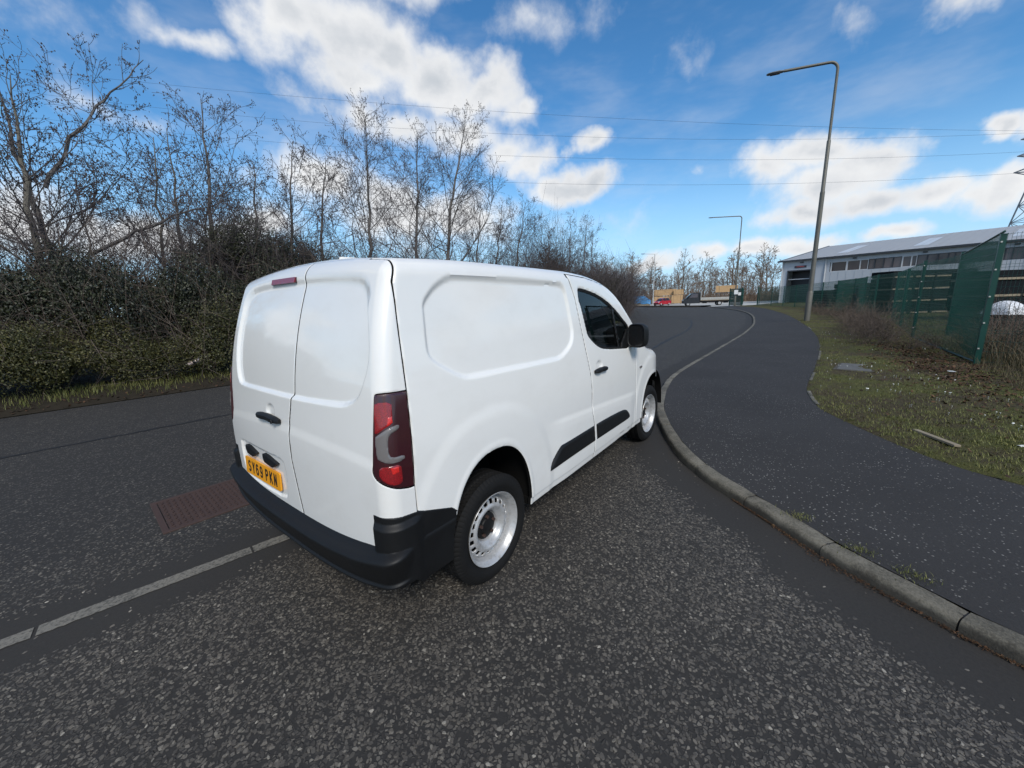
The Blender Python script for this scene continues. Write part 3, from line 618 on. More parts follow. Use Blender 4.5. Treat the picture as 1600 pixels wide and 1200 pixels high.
def clip_panel(G, N, f, depth, name, mats, parent, round_=0.0035, flange=0.022, flip=False):
    """G grid of points, N normals, f grid of signed distances (keep f<0), depth grid of outward offsets"""
    nu, nv = f.shape; D = depth.copy(); nf0 = None
    if round_:
        t = np.clip(1+f/round_, 0, 1); D = D-round_*(1-np.sqrt(np.maximum(0, 1-t*t)))
    P = G+N*D[...,None]; V = []; Nn = []; idx = -np.ones((nu, nv), int); ek = {}
    used = f < 0; idx[used] = np.arange(used.sum()); V = list(P[used]); Nn = list(N[used]); faces = []
    c = used[:-1,:-1].astype(int)+used[1:,:-1]+used[:-1,1:]+used[1:,1:]
    I, J = np.where(c == 4)
    faces = np.stack([idx[I,J], idx[I+1,J], idx[I+1,J+1], idx[I,J+1]], 1).tolist()
    def ev(a, b):
        k = (a, b) if a < b else (b, a)
        if k not in ek:
            (i0, j0), (i1, j1) = k; t = f[i0,j0]/(f[i0,j0]-f[i1,j1]+1e-15); t = min(max(t, .02), .98)
            n = N[i0,j0]*(1-t)+N[i1,j1]*t; dd = (depth[i0,j0]*(1-t)+depth[i1,j1]*t)-round_
            ek[k] = len(V); V.append(G[i0,j0]*(1-t)+G[i1,j1]*t+n*dd); Nn.append(n)
        return ek[k]
    I, J = np.where((c > 0) & (c < 4)); segs = []
    for i, j in zip(I.tolist(), J.tolist()):
        q = [(i,j),(i+1,j),(i+1,j+1),(i,j+1)]; poly = []; cut = []
        for a, b in zip(q, q[1:]+q[:1]):
            if used[a]: poly.append(int(idx[a]))
            if used[a] != used[b]: e = ev(a, b); poly.append(e); cut.append((e, bool(used[a])))
        if len(poly) >= 3: faces.append(poly)
        if len(cut) == 2:
            (e1, out1), (e2, _) = cut; segs.append((e1, e2) if out1 else (e2, e1))
    V = np.array(V); Nn = np.array(Nn)
    if flange and segs:
        ids = sorted({e for s in segs for e in s}); mp = {e: len(V)+k for k, e in enumerate(ids)}
        nf0 = len(faces); V = np.concatenate([V, V[ids]-Nn[ids]*flange]); faces += [(b, a, mp[a], mp[b]) for a, b in segs]
    if flip: faces = [tuple(reversed(q)) for q in faces]
    me = bpy.data.meshes.new(name); me.from_pydata(V.tolist(), [], faces); me.materials.append(mats)
    if nf0 is not None and mats == M['paint']: me.materials.append(M['dark_cavity']); me.polygons.foreach_set('material_index', [0]*nf0+[1]*(len(faces)-nf0))  # cut edges of painted panels coloured dark so the gaps read dark
    me.polygons.foreach_set('use_smooth', [True]*len(me.polygons)); me.set_sharp_from_angle(angle=R_(38)); me.update()
    return obj(name, me, parent)
VAN = thing('panel_van', 'white panel van with twin rear doors and yellow number plate parked on the road', 'van')
ARCH_R = lambda x, z, a=.350, b=.497: (np.abs((x+.005)/a)**2.3+np.abs(np.maximum(z-.33,-.25)/b)**2.3)**(1/2.3)
ARCH_F = lambda x, z, a=.375, b=.470: (np.abs((x-2.785)/a)**2.3+np.abs(np.maximum(z-.33,-.25)/b)**2.3)**(1/2.3)
seamR = lin([(-.45,1.826),(-.489,1.725),(-.502,1.536),(-.515,1.27),(-.548,.835),(-.549,.70),(-.549,.2),(-.445,1.84),(-.440,1.87)])
seamD = lin([(1.025,1.90),(1.039,1.796),(1.11,1.637),(1.186,1.238),(1.229,1.047),(1.238,.908),(1.230,.717),(1.262,.604),(1.272,.40),(1.272,.2)])
seamF = lin([(2.235,.2),(2.235,1.10),(2.20,1.2),(2.9,1.9)])
REC = chaikin([(-.338,1.585),(-.335,1.623),(-.30,1.66),(-.25,1.70),(-.16,1.742),(-.09,1.745),(.5,1.738),(.87,1.728),(.94,1.72),(.972,1.66),(1.0,1.45),(1.005,1.39),(.975,1.325),(.90,1.28),(.80,1.243),(.70,1.241),(-.05,1.262),(-.15,1.266),(-.22,1.30),(-.33,1.37),(-.352,1.40),(-.352,1.45)], 1)
WIN = chaikin([(1.160,1.62),(1.163,1.705),(1.20,1.712),(1.279,1.705),(1.543,1.657),(1.80,1.560),(2.105,1.375),(2.125,1.35),(2.10,1.20),(2.065,1.158),(2.0,1.158),(1.54,1.202),(1.42,1.235),(1.346,1.274),(1.27,1.325),(1.245,1.35),(1.23,1.40),(1.189,1.573)], 1)
MOULD_C = chaikin([(.562,.478),(.575,.52),(.69,.612),(.74,.628),(1.05,.628),(1.262,.628),(1.262,.628),(1.285,.463),(1.285,.463),(1.0,.463),(.60,.463),(.562,.463)], 1)
MOULD_D = chaikin([(1.270,.628),(1.270,.628),(1.5,.626),(1.84,.612),(1.96,.590),(2.04,.535),(2.06,.50),(2.055,.463),(2.0,.455),(1.7,.458),(1.293,.463),(1.293,.463)], 1)
def side_depth(P):
    x, z = P[...,0], P[...,2]; D = np.zeros(x.shape)
    D -= .015*sstep(1-sdf_poly(REC, x, z)/.022)
    for A, lo in ((ARCH_R(x, z, .62, .735), 1), (ARCH_F(x, z, .60, .70), 1)):
        w = .12
        D += .0065*sstep((1.03-A)/w)
    for A in (ARCH_R(x, z), ARCH_F(x, z)): D += .003*sstep((1.10-A)/.06)
    zc = .80-(x-.62)*.069; fade = sstep((x-.5)/.35)*sstep((2.30-x)/.25)
    D += fade*(.011*sstep((zc-z)/.05+.5)-.012*np.exp(-((z-zc+.02)/.03)**2)*.25)
    D -= .010*sstep((.372-z)/.008+.5)*sstep((.372-z+.1)/.01)
    # handle dish on the door
    D -= .014*sstep(1-(((x-1.40)/.060)**2+((z-1.085)/.045)**2)**1.5)
    return D
REC_R = chaikin([(.68,1.60),(.655,1.66),(.63,1.695),(.56,1.725),(.40,1.738),(0,1.745),(-.40,1.735),(-.585,1.722),(-.65,1.70),(-.69,1.64),(-.745,1.47),(-.752,1.38),(-.71,1.27),(-.68,1.235),(-.61,1.207),(-.52,1.198),(-.13,1.182),(.40,1.182),(.60,1.182),(.66,1.20),(.69,1.29),(.70,1.44)], 1)
PLATE_R = chaikin([(.71,.77),(.67,.785),(.3,.783),(.10,.79),(.03,.765),(.055,.60),(.08,.555),(.4,.545),(.66,.56),(.70,.6)], 1)
def rear_depth(P):
    y, z = P[...,1], P[...,2]; D = np.zeros(y.shape)
    back = sstep((-.50-P[...,0])/.03)
    d = sdf_poly(REC_R, y, z); w = .026+.035*sstep((z-1.6)/.1)
    D -= back*.018*sstep(1-d/w)
    D -= back*.013*sstep(1-sdf_poly(PLATE_R, y, z)/.014)
    D -= back*.014*sstep(1-(((y-.175)/.060)**2+((z-1.055)/.048)**2)**1.5)
    D += back*.006*sstep((.99-.05*np.abs(y)**2-z)/.06+.5)
    return D
splitY = lin([(-.10,1.95),(-.10,1.2),(-.082,1.10),(-.067,1.03),(-.075,.82),(-.128,.50),(-.128,.2)])
def lamp_s(P): return (np.abs(P[...,1])-.82)+(P[...,0]+.65)
LAMP = chaikin([(.190,1.258),(.19,1.258),(.08,1.264),(.02,1.262),(.006,1.256),(.002,1.235),(-.012,1.13),(-.035,.95),(-.036,.925),(-.022,.905),(.01,.888),(.05,.872),(.10,.855),(.16,.838),(.190,.838),(.19,.838)], 1)
def build_van_body():
    paint = M['paint']
    for sg, nx, nv, nf in ((-1, 560, 150, 26), (1, 220, 70, 14)):
        flip = sg > 0
        # ---- side: rays from the core outwards, fanning over the shoulder into the roof
        xs = np.linspace(-.60, 3.50, nx); zc = np.minimum(1.62, roofz(xs)-.19)
        v = np.r_[np.linspace(0, 1, nv), np.ones(nf)]; th = np.r_[np.zeros(nv), np.linspace(0, math.pi/2, nf+1)[1:]]
        O = np.stack([np.repeat(xs[:,None], len(v), 1), np.full((nx, len(v)), sg*.60), .26+(zc[:,None]-.26)*v[None]], -1)
        Dr = np.stack([np.zeros((nx, len(v))), np.repeat(sg*np.cos(th)[None], nx, 0), np.repeat(np.sin(th)[None], nx, 0)], -1)
        G = cast(O, Dr, .7); N = gnorm(G); x, y, z = np.moveaxis(G, -1, 0); D = side_depth(G)
        if sg > 0: D = np.where(sdf_poly(REC, x, z) < .1, D, D)
        aR = (1-ARCH_R(x, z))*.36; aF = (1-ARCH_F(x, z))*.36
        rl = roofz(x)-.066
        sill = .322-z
        g = .0035
        bumperline = np.interp(x, [-.7,-.55,-.33,-.30], [.66,.66,.60,.2])
        body_f = np.maximum.reduce([seamR(z)+g-x, sill, aR, bumperline-z, np.minimum(x-seamD(z)+g, np.maximum(rl+g-z, x-1.9))])
        # strip over the door and windscreen pillar
        body_f = np.where((x > seamD(z)-.02) & (z > rl-.03), np.maximum(rl+g-z, x-2.28), body_f)
        clip_panel(G, N, body_f, D, 'side_panel', paint, VAN, flip=flip)
        door_f = np.maximum.reduce([seamD(z)+g-x, x-seamF(z)+g, sill, z-rl+g])
        wf = sdf_poly(WIN, x, z)
        dr = clip_panel(G, N, np.maximum(door_f, -wf), D, 'front_door', paint, VAN, flip=flip)
        clip_panel(G, N, np.maximum(wf-.001, -(wf+.020)), D-.006, 'window_seal', M['rubber'], dr, round_=.003, flip=flip)
        bar = np.abs(x-(1.80+(1.556-z)*.17))-.016
        clip_panel(G, N, np.maximum(bar, wf+.01), D-.008, 'quarter_bar', M['gloss_black'], dr, round_=.003, flip=flip)
        clip_panel(G, N, np.maximum(wf+.012, np.abs(x-9)*0-1), D-.014, 'window_pane', M['glass'], dr, round_=0, flange=0, flip=flip)
        # dark sail that carries the mirror
        sail = sdf_poly([(2.02,1.155),(2.13,1.155),(2.13,1.34),(2.08,1.33),(1.93,1.22),(1.90,1.155)], x, z)
        clip_panel(G, N, np.maximum(sail, wf+.002), D-.002, 'mirror_sail', M['plastic'], dr, round_=.004, flip=flip)
        wing_f = np.maximum.reduce([seamF(z)+g-x, sill, aF, x-3.44, np.where(x < 2.3, z-rl+g, z-9), np.where(x > 3.0, .66-z+(3.2-x)*.3, -1)])
        clip_panel(G, N, wing_f, D, 'front_wing', paint, VAN, flip=flip)
        for nm, pl, par in (('side_moulding', MOULD_C, VAN), ('door_moulding', MOULD_D, dr)):
            f = sdf_poly(pl, x, z)
            clip_panel(G, N, f, D*0+.004+.016*sstep(-f/.03), nm, M['plastic'], par, round_=.008, flange=.03, flip=flip)
        # dark rubber seals, widened into strips so the gaps behind read as shade
        for f in (np.abs(x-seamR(z)+.0)-.06, np.maximum.reduce([np.abs(x-seamD(z))-.06, z-rl-.01]), np.maximum.reduce([np.abs(x-seamF(z))-.06, z-1.2])):
            clip_panel(G, N, np.maximum.reduce([f, .33-z, aR-.01]), np.minimum(D, 0)-.021, 'door_seal', M['dark_cavity'], VAN, round_=0, flange=0, flip=flip)
        # wheel housings
        for cx, ff in ((-.005, ARCH_R), (2.785, ARCH_F)):
            mb = MB()
            t = np.linspace(R_(2), R_(178), 40); a, b = (.375, .53) if cx < 1 else (.395, .50)
            ring = np.array([(cx+a*math.copysign(abs(math.cos(q))**.87, math.cos(q)), .33+b*math.copysign(abs(math.sin(q))**.87, math.sin(q))) for q in t])
            mb.grid(np.array([[(p[0], sg*yy, p[1]) for yy in (.905, .55)] for p in ring]))
            mb.add([(p[0], sg*.56, p[1]) for p in ring]+[(cx, sg*.56, .3)], [(i, i+1, 40) for i in range(39)])
            mb.build('wheel_housing', M['dark_cavity'], VAN)
    # ---- rear doors: plan perimeter grid
    nz, nf = 230, 26; zs = np.r_[np.linspace(.42, 1.66, nz), np.full(nf, 1.66)]; th = np.r_[np.zeros(nz), np.linspace(0, math.pi/2, nf+1)[1:]]
    for sg in (-1, 1):
        nm = 330
        a = np.linspace(0, 1, nm); yc = .70; parts = []
        # middle straight, corner fan, side run
        ns = (190, 70, 60) if sg < 0 else (150, 50, 40)
        rows = []
        for k in range(sum(ns)):
            if k < ns[0]: yy = sg*(yc*k/(ns[0]-1)-.22*(1-k/(ns[0]-1))); rows.append((0., yy, -1., 0.))
            elif k < ns[0]+ns[1]: q = (k-ns[0]+1)/ns[1]*math.pi/2; rows.append((0., sg*yc, -math.cos(q), sg*math.sin(q)))
            else: q = (k-ns[0]-ns[1]+1)/ns[2]; rows.append((q*.2, sg*yc, 0., sg*1.))
        rows = np.array(rows); nr = len(rows)
        x0 = Xr(0, zs)+.15
        O = np.stack([x0[None]+rows[:,:1], np.repeat(rows[:,1:2], len(zs), 1), np.repeat(zs[None], nr, 0)], -1)
        Dr = np.stack([rows[:,2:3]*np.cos(th)[None], rows[:,3:4]*np.cos(th)[None], np.repeat(np.sin(th)[None], nr, 0)], -1)
        G = cast(O, Dr, .6); N = gnorm(G); x, y, z = np.moveaxis(G, -1, 0); D = rear_depth(G)
        g = .0042; s = lamp_s(G); lf = sdf_poly(LAMP, s, z)
        bottom = np.where(np.abs(y) < .79, .50+.05*(np.abs(y)/.8)**3, .712)
        f = np.maximum.reduce([x-seamR(z)+g, (splitY(z)-y)*(-1 if sg < 0 else 1)*1.0+.0056, .50+.04*(np.abs(y)/.8)**3-z, -(lf-.004)])
        f = np.maximum(f, np.where(np.abs(y) < .66, x+.452, -1))
        f = np.maximum(f, np.minimum(.78-np.abs(y)*1.0, 0.700-z)*-1*0-1) if False else f
        flip = sg < 0
        d = clip_panel(G, N, f, D, 'rear_door', paint, VAN, round_=.0015, flip=flip)
        d['label'] = 'right rear door, plain below its pressed panel' if sg < 0 else 'left rear door with handle and plate recess'
        clip_panel(G, N, np.maximum.reduce([np.abs(y-splitY(z))-.09, z-1.82, .48-z, (y+.16)*(-1 if sg > 0 else 1)-.5]), np.minimum(D, 0)-.021, 'door_seal', M['dark_cavity'], VAN, round_=0, flange=0, flip=flip)
        clip_panel(G, N, np.maximum.reduce([np.abs(x-seamR(z))-.05, lamp_s(G)*-1+.05, .5-z, -(lf+.0)]), D*0-.021, 'door_seal', M['dark_cavity'], VAN, round_=0, flange=0, flip=flip)
        # lamp unit
        lt = clip_panel(G, N, np.maximum(lf, x-seamR(z)+g), D*0+.008, 'tail_lamp', M['lens_dark'], VAN, round_=.008, flange=.03, flip=flip)
        up = sdf_poly(chaikin([(.010,1.228),(.098,1.228),(.100,1.18),(.098,1.135),(.060,1.122),(.004,1.095),(0.0,1.10),(.004,1.2)],1), s, z)
        lo = sdf_poly(chaikin([(.012,.958),(.06,.958),(.124,.962),(.126,.90),(.122,.872),(.08,.872),(.03,.892),(.004,.92)],1), s, z)
        clip_panel(G, N, up, D*0+.0095, 'lens', M['lens_red'], lt, round_=.002, flange=.004, flip=flip)
        clip_panel(G, N, lo, D*0+.0095, 'lens', M['lens_red'], lt, round_=.002, flange=.004, flip=flip)
        for hp in ([(.074,1.165),(.096,1.168),(.098,1.14),(.066,1.126)], [(.070,.952),(.11,.955),(.112,.925),(.078,.922)]):
            clip_panel(G, N, sdf_poly(hp, s, z), D*0+.0105, 'reflector', M['lens_bright'], lt, round_=.002, flange=.003, flip=flip)
        cc = sdf_poly(chaikin([(.0,1.080),(.004,1.088),(.077,1.122),(.128,1.130),(.128,1.110),(.078,1.094),(.066,1.06),(.068,1.012),(.080,.995),(.146,.994),(.146,.973),(.067,.969),(.010,.988),(.003,1.0)],1), s, z)
        clip_panel(G, N, cc, D*0+.0125, 'clear_lens', M['lens_clear'], lt, round_=.004, flange=.006, flip=flip)
    # ---- roof, windscreen and bonnet: rays straight up
    xs = np.r_[np.linspace(-.46, 1.8, 120), np.linspace(1.81, 3.6, 180)]; ys = np.linspace(-.60, .60, 70)
    O = np.stack([np.repeat(xs[:,None], 70, 1), np.repeat(ys[None], len(xs), 0), np.repeat((roofz(xs)-.18)[:,None], 70, 1)], -1)
    Dr = np.zeros_like(O); Dr[...,2] = 1; G = cast(O, Dr, .5); N = gnorm(G); x, y, z = np.moveaxis(G, -1, 0); Z0 = np.zeros(x.shape)
    screen = np.maximum.reduce([1.86+.09*y**2-x, x-(2.58-.25*y**2), np.abs(y)-.62])
    D = Z0-.008*sum(np.exp(-((y-c)/.018)**2) for c in (-.45,-.15,.15,.45))*sstep((1.6-x)/.2)*sstep((x+.3)/.1)
    clip_panel(G, N, np.maximum(x-2.2, -(screen-.0)), D, 'roof_panel', paint, VAN, round_=.003, flange=.01, flip=False)
    clip_panel(G, N, screen, Z0-.006, 'windscreen', M['glass'], VAN, round_=0, flange=0)
    clip_panel(G, N, np.maximum(2.66-.25*y**2-x, x-3.56), Z0, 'bonnet', paint, VAN)
    clip_panel(G, N, np.maximum((2.58-.25*y**2)+.004-x, x-(2.655-.25*y**2)), Z0-.02, 'scuttle', M['plastic'], VAN)
    # ---- nose: rays forward with corner fans
    rows = [(0., yy, 1., 0.) for yy in np.linspace(-.5, .5, 50)]
    rows = [(-.35*(1-q), -.5, math.sin(q*math.pi/2), -math.cos(q*math.pi/2)) for q in np.linspace(0, 1, 30)[:-1]]+rows+[(-.35*(1-q), .5, math.sin(q*math.pi/2), math.cos(q*math.pi/2)) for q in np.linspace(1, 0, 30)[1:]]
    rows = np.array(rows); zs = np.linspace(.24, .95, 80); nr = len(rows)
    O = np.stack([np.repeat(3.1+rows[:,:1], 80, 1), np.repeat(rows[:,1:2], 80, 1), np.repeat(zs[None], nr, 0)], -1)
    Dr = np.stack([np.repeat(rows[:,2:3], 80, 1), np.repeat(rows[:,3:4], 80, 1), np.zeros((nr, 80))], -1)
    G = cast(O, Dr, .9); N = gnorm(G); x, y, z = np.moveaxis(G, -1, 0); Z0 = np.zeros(x.shape)
    lampf = np.maximum.reduce([np.abs(np.abs(y)-.62)-.17, np.abs(z-.80)-.075])
    clip_panel(G, N, np.maximum.reduce([3.30-x, .66-z, z-.95, -lampf]), Z0, 'nose_panel', paint, VAN)
    for sg in (-1, 1): clip_panel(G, N, np.maximum(lampf, -sg*y), Z0+.004, 'headlamp', M['head'], VAN)
    clip_panel(G, N, np.maximum.reduce([np.minimum(3.12-x, 3.2-x), z-.66, aFz(x, z)]), Z0+.012*sstep((.655-z)/.02), 'front_bumper', M['plastic'], VAN, round_=.01)
    clip_panel(G, N, np.maximum.reduce([np.abs(y)-.40, np.abs(z-.74)-.06]), Z0+.006, 'grille', M['gloss_black'], VAN)
def aFz(x, z): return (1-ARCH_F(x, z))*.36
build_van_body()
def build_rear_bumper():
    # perimeter walk round the tail: rows of (base point, outward dir), z profile as an offset from the body skin
    rows = []
    for xx in np.linspace(-.30, -.50, 24): rows.append((xx, -.6, 0., -1.))
    for q in np.linspace(0, math.pi/2, 40)[1:-1]: rows.append((-.50, -.65, -math.sin(q), -math.cos(q)))
    for yy in np.linspace(-.65, .65, 110): rows.append((-.50, yy, -1., 0.))
    for q in np.linspace(math.pi/2, 0, 40)[1:-1]: rows.append((-.50, .65, -math.sin(q), math.cos(q)))
    for xx in np.linspace(-.50, -.30, 24): rows.append((xx, .6, 0., 1.))
    rows = np.array(rows); nr = len(rows); zs = np.linspace(.27, .735, 190)
    O = np.stack([np.repeat(rows[:,:1], 190, 1), np.repeat(rows[:,1:2], 190, 1), np.repeat(zs[None], nr, 0)], -1)
    Dr = np.stack([np.repeat(rows[:,2:3], 190, 1), np.repeat(rows[:,3:4], 190, 1), np.zeros((nr, 190))], -1)
    G = cast(O, Dr, .6); x, y, z = np.moveaxis(G, -1, 0); N = Dr
    u = np.abs(y); rear = sstep((-.60-x)/.05)
    corner = sstep((u-.785)/.012); side = sstep((x+.60)/.05)
    top = np.where(u > .79, np.interp(x, [-.75,-.66,-.549,-.35,-.30], [.735,.728,.712,.640,.60]), .52+.055*(u/.8)**3)
    # main beam: sloping shelf to a rounded edge, face tucking in below
    bulge = np.interp(z, [.225,.25,.30,.36,.43,.455,.475,.490,.505,.53,.56,.60], [.020,.055,.085,.100,.108,.104,.092,.072,.046,.022,.012,.010])
    zsh = z-.055*(u/.8)**3
    bulge = np.interp(zsh, [.19,.300,.318,.328,.335,.343,.350,.356,.40,.462,.474,.481,.487,.494,.502,.512,.53,.60], [.0,.0,.012,.044,.054,.054,.046,.044,.058,.078,.080,.078,.071,.056,.034,.014,.009,.008])
    sidefade = 1-.82*sstep((x+.70)/.16)
    D = np.maximum(bulge*sidefade, 0)
    D = np.where(z < .62, D, D*0)
    wing = (.010+.022*sstep((.70-z)/.03)*sstep((-.52-x)/.06))*corner
    D = np.maximum(D, wing); D = D-.004*(1-corner)*sstep((z-.56)/.01)
    f = np.maximum.reduce([z-top, aRz(x, z), .318+.055*(u/.8)**3*(1-side)+.03*side-z])
    clip_panel(G, N, f, D, 'rear_bumper', M['plastic'], VAN, round_=.008, flange=.05, flip=False)
    # lower valance and underbody
    mb = MB(); mb.box((1.5, 0, .28), (3.9, 1.30, .06)); mb.box((-.42, 0, .36), (.4, 1.3, .10)); mb.build('underbody', M['dark_cavity'], VAN)
    mb = MB(); mb.tube([(-.35, .45, .26), (-.62, .45, .245)], .03, 12); mb.build('exhaust_pipe', M['iron'], VAN)
    for sg in (-1, 1): MB().box((1.28, sg*.80, .335), (1.85, .16, .05)).build('sill', M['dark_cavity'], VAN)
def aRz(x, z): return (1-ARCH_R(x, z))*.36
build_rear_bumper()
def skin_rear(y, z, off=0.0):
    o = np.array([[-.3, y, z]]); p = cast(o, np.array([[-1., 0, 0]]), .6)[0]; d = rear_depth(p[None])[0]
    return np.array([p[0]-d-off, y, z])
def skin_side(x, z, off=0.0, sg=-1):
    p = cast(np.array([[x, sg*.5, z]]), np.array([[0, sg*1., 0]]), .7)[0]; d = side_depth(p[None])[0]
    return np.array([x, p[1]+sg*(d+off), z])
def build_van_details():
    # door handles: a bar with thickened ends
    def handle(pts, outs, parent, up):
        pts = np.array(pts); n = len(pts); mb = MB(); G = []
        prof = [(-.017, 0), (-.017, .6), (-.010, 1), (.010, 1), (.019, .55), (.019, 0)]
        for i, (p, o) in enumerate(zip(pts, outs)):
            t = i/(n-1); h = 1.0-.35*(1-min(t*5, 1, (1-t)*6)); dep = .030*(1-.5*(2*t-1)**6)
            G.append([p+up*a*h*1.05+o*b*dep for a, b in prof])
        mb.grid(np.array(G)); k = len(prof); mb.add(G[0], [tuple(range(k))]); mb.add(G[-1], [tuple(range(k))[::-1]])
        h = mb.build('handle', M['plastic'], parent, angle=50, fix=True); return h
    rd = [o for o in VAN.children if o.name.startswith('rear_door')]; fd = [o for o in VAN.children if o.name.startswith('front_door')]
    left = [o for o in rd if 'left' in o['label']][0]
    ys = np.linspace(.335, .03, 15); pts = [skin_rear(y, 1.018+.022*(1-((.335-y)/.305))*0+.004*math.sin(y*9), .004) for y in ys]
    for p in pts: p[0] = min(p[0], skin_rear(.36, p[2])[0]-.002)
    hd = handle(pts, [np.array([-1., 0, 0])]*15, left, np.array([0, 0, 1.]))
    lk = MB().tube([skin_rear(.075, 1.018, .034), skin_rear(.075, 1.018, .039)], .011, 12).build('lock_barrel', M['gloss_black'], left)
    xs = np.linspace(1.285, 1.515, 15)
    for o, sg in zip(fd, (-1, 1)):
        pts = [skin_side(x, 1.050, .004, sg) for x in xs]
        handle(pts, [np.array([0, sg*1., 0])]*15, o, np.array([0, 0, 1.]))
    # number plate with characters, plate lamps / grips
    c = np.array(skin_rear(.39, .632, .012)); tilt = .06
    pl = bpy.data.objects.new('number_plate', None); me = MB()
    pw, ph = .52, .113; r = .012; th = np.linspace(0, math.pi/2, 5); poly = []
    for cx, cy, a0 in ((1, 1, 0), (-1, 1, math.pi/2), (-1, -1, math.pi), (1, -1, 1.5*math.pi)):
        poly += [(cx*(pw/2-r)+r*math.cos(a0+t), cy*(ph/2-r)+r*math.sin(a0+t)) for t in th]
    mb = MB(); mb.prism(poly, 0, -.0045, .004); plate = mb.build('number_plate', M['plate_yellow'], VAN, fix=True, smooth=False)
    plate.location = c; plate.rotation_euler = (0, tilt, 0)
    # strokes of each character in a 1 x 1 cell
    def arc(cx, cy, rx, ry, a0, a1, n=12): return [(cx+rx*math.cos(R_(q)), cy+ry*math.sin(R_(q))) for q in np.linspace(a0, a1, n)]
    GLY = {'S': [arc(.5,.745,.42,.255,25,180,8)+arc(.5,.745,.42,.245,180,270,6)[1:]+arc(.5,.255,.42,.245,90,0,6)[1:]+arc(.5,.255,.42,.255,0,-155,8)[1:]],
           'Y': [[(.06,1),(.5,.46)],[(.94,1),(.5,.46)],[(.5,.5),(.5,0)]],
           '6': [arc(.5,.30,.42,.30,0,360,20), arc(.5,.70,.42,.30,25,180,9)+[(.08,.30)]],
           '9': [arc(.5,.70,.42,.30,0,360,20), arc(.5,.30,.42,.30,-155,0,9)+[(.92,.70)]],
           'P': [[(.1,0),(.1,1)],[(.1,1),(.5,1)]+arc(.55,.75,.38,.25,90,-90,9)+[(.1,.5)]],
           'K': [[(.1,0),(.1,1)],[(.92,1),(.12,.40)],[(.38,.58),(.94,0)]],
           'N': [[(.1,0),(.1,1)],[(.1,1),(.9,0)],[(.9,0),(.9,1)]]}
    cw, chh, st = .050, .079, .0074; mb = MB(); total = 7*cw+5*.011+.033; u0 = -total/2
    for ch in 'SY69 PKN':
        if ch == ' ': u0 += .033-.011; continue
        for k_, line in enumerate(GLY[ch]):
            pts = np.array([(st+q[0]*(cw-2*st), st+q[1]*(chh-2*st)) for q in line]); n = len(pts)
            T = np.gradient(pts, axis=0) if n > 2 else np.repeat(pts[1:]-pts[:1], 2, 0); T /= np.linalg.norm(T, axis=1)[:, None]; Nn = np.c_[-T[:, 1], T[:, 0]]
            if n > 2 and np.linalg.norm(pts[0]-pts[-1]) < 1e-6: Nn[0] = Nn[-1] = Nn[0]+Nn[-1]; Nn[0] /= np.linalg.norm(Nn[0]); Nn[-1] = Nn[0]
            if n == 2: pts = np.array([pts[0]-T[0]*st*.9, pts[1]+T[0]*st*.9])
            zz = -.0046-.00012*k_
            mb.grid(np.array([[(zz, -(u0+p[0]+w*q[0]), p[1]-chh/2+w*q[1]) for w in (-st, st)] for p, q in zip(pts, Nn)]))
        u0 += cw+.011
    mb.build('lettering', M['letter'], plate, smooth=False)['kind'] = 'stuff'
    for y0, y1, wd in ((.43, .60, .05), (.125, .32, .055)):
        p = skin_rear((y0+y1)/2, .742, .0); ym = (y0+y1)/2
        mb = MB(); a, b = y1-ym, y0-ym
        mb.prism([(a, .030), (a-.05, .030), (b, .004), (b+.075, -.034), (a-.012, -.024), (a+.004, 0)], 0, -.020, .03); o = mb.build('plate_lamp', M['plastic'], VAN, fix=True, smooth=False, bevel=.002); o.location = (p[0], ym, .745)
    # high-level brake lamp
    p0 = skin_rear(.15, 1.779, .0); mb = MB(); poly = chaikin([(.145,-.014),(.145,-.012),(.145,.012),(.145,.014),(.142,.015),(-.142,.015),(-.145,.014),(-.145,.012),(-.145,-.012),(-.145,-.014),(-.142,-.015),(.142,-.015)], 1)
    bl = MB().prism(poly*1.05, 0, -.004, .02).build('brake_lamp', M['lens_dark'], VAN, fix=True); MB().prism(poly, 0, -.009, .0).build('lens', M['lens_red'], bl, fix=True)
    bl.location = (p0[0]-.001, .15, 1.779); bl.rotation_euler = (0, .30, 0)
    p = (-.30, -.22, float(roofz(-.30))-.004); MB().prism(chaikin([(.10,-.03),(.12,0),(.10,.03),(-.10,.03),(-.12,0),(-.10,-.03)], 2)*.7, 2, -.01, .012).build('aerial_base', M['paint'], VAN, fix=True, bevel=.004).location = p
    # mirrors: housing loft with recessed glass facing back
    for sg in (-1, 1):
        n = 28; th = np.linspace(0, 2*math.pi, n, endpoint=False)
        def ring(xo, sc, dy=0, dz=0): return [(xo, (math.copysign(abs(math.cos(t))**.55, math.cos(t))*.088*sc+dy)*1.0, math.copysign(abs(math.sin(t))**.55, math.sin(t))*.112*sc+dz) for t in th]
        rings = [ring(-.045, .86), ring(-.052, .90), ring(-.054, .96), ring(-.045, 1.0), ring(0, 1.0, 0, 0), ring(.045, .93, 0, -.004), ring(.085, .72, 0, -.008), ring(.105, .35, 0, -.01)]
        mb = MB(); k = len(rings); V = [p for r_ in rings for p in r_]
        mb.add(V, [(i*n+j, i*n+(j+1) % n, (i+1)*n+(j+1) % n, (i+1)*n+j) for i in range(k-1) for j in range(n)]+[tuple((k-1)*n+j for j in range(n))])
        mr = mb.build('door_mirror', M['plastic'], VAN, fix=True, angle=60); mr.location = (2.10, sg*.972, 1.275); mr.rotation_euler = (0, 0, sg*.14)
        g = MB(); g.add(ring(-.046, .87), [tuple(range(n))]); g.build('mirror_glass', M['gloss_black'], mr)  # black base colour stands in for the dark reflection in the glass
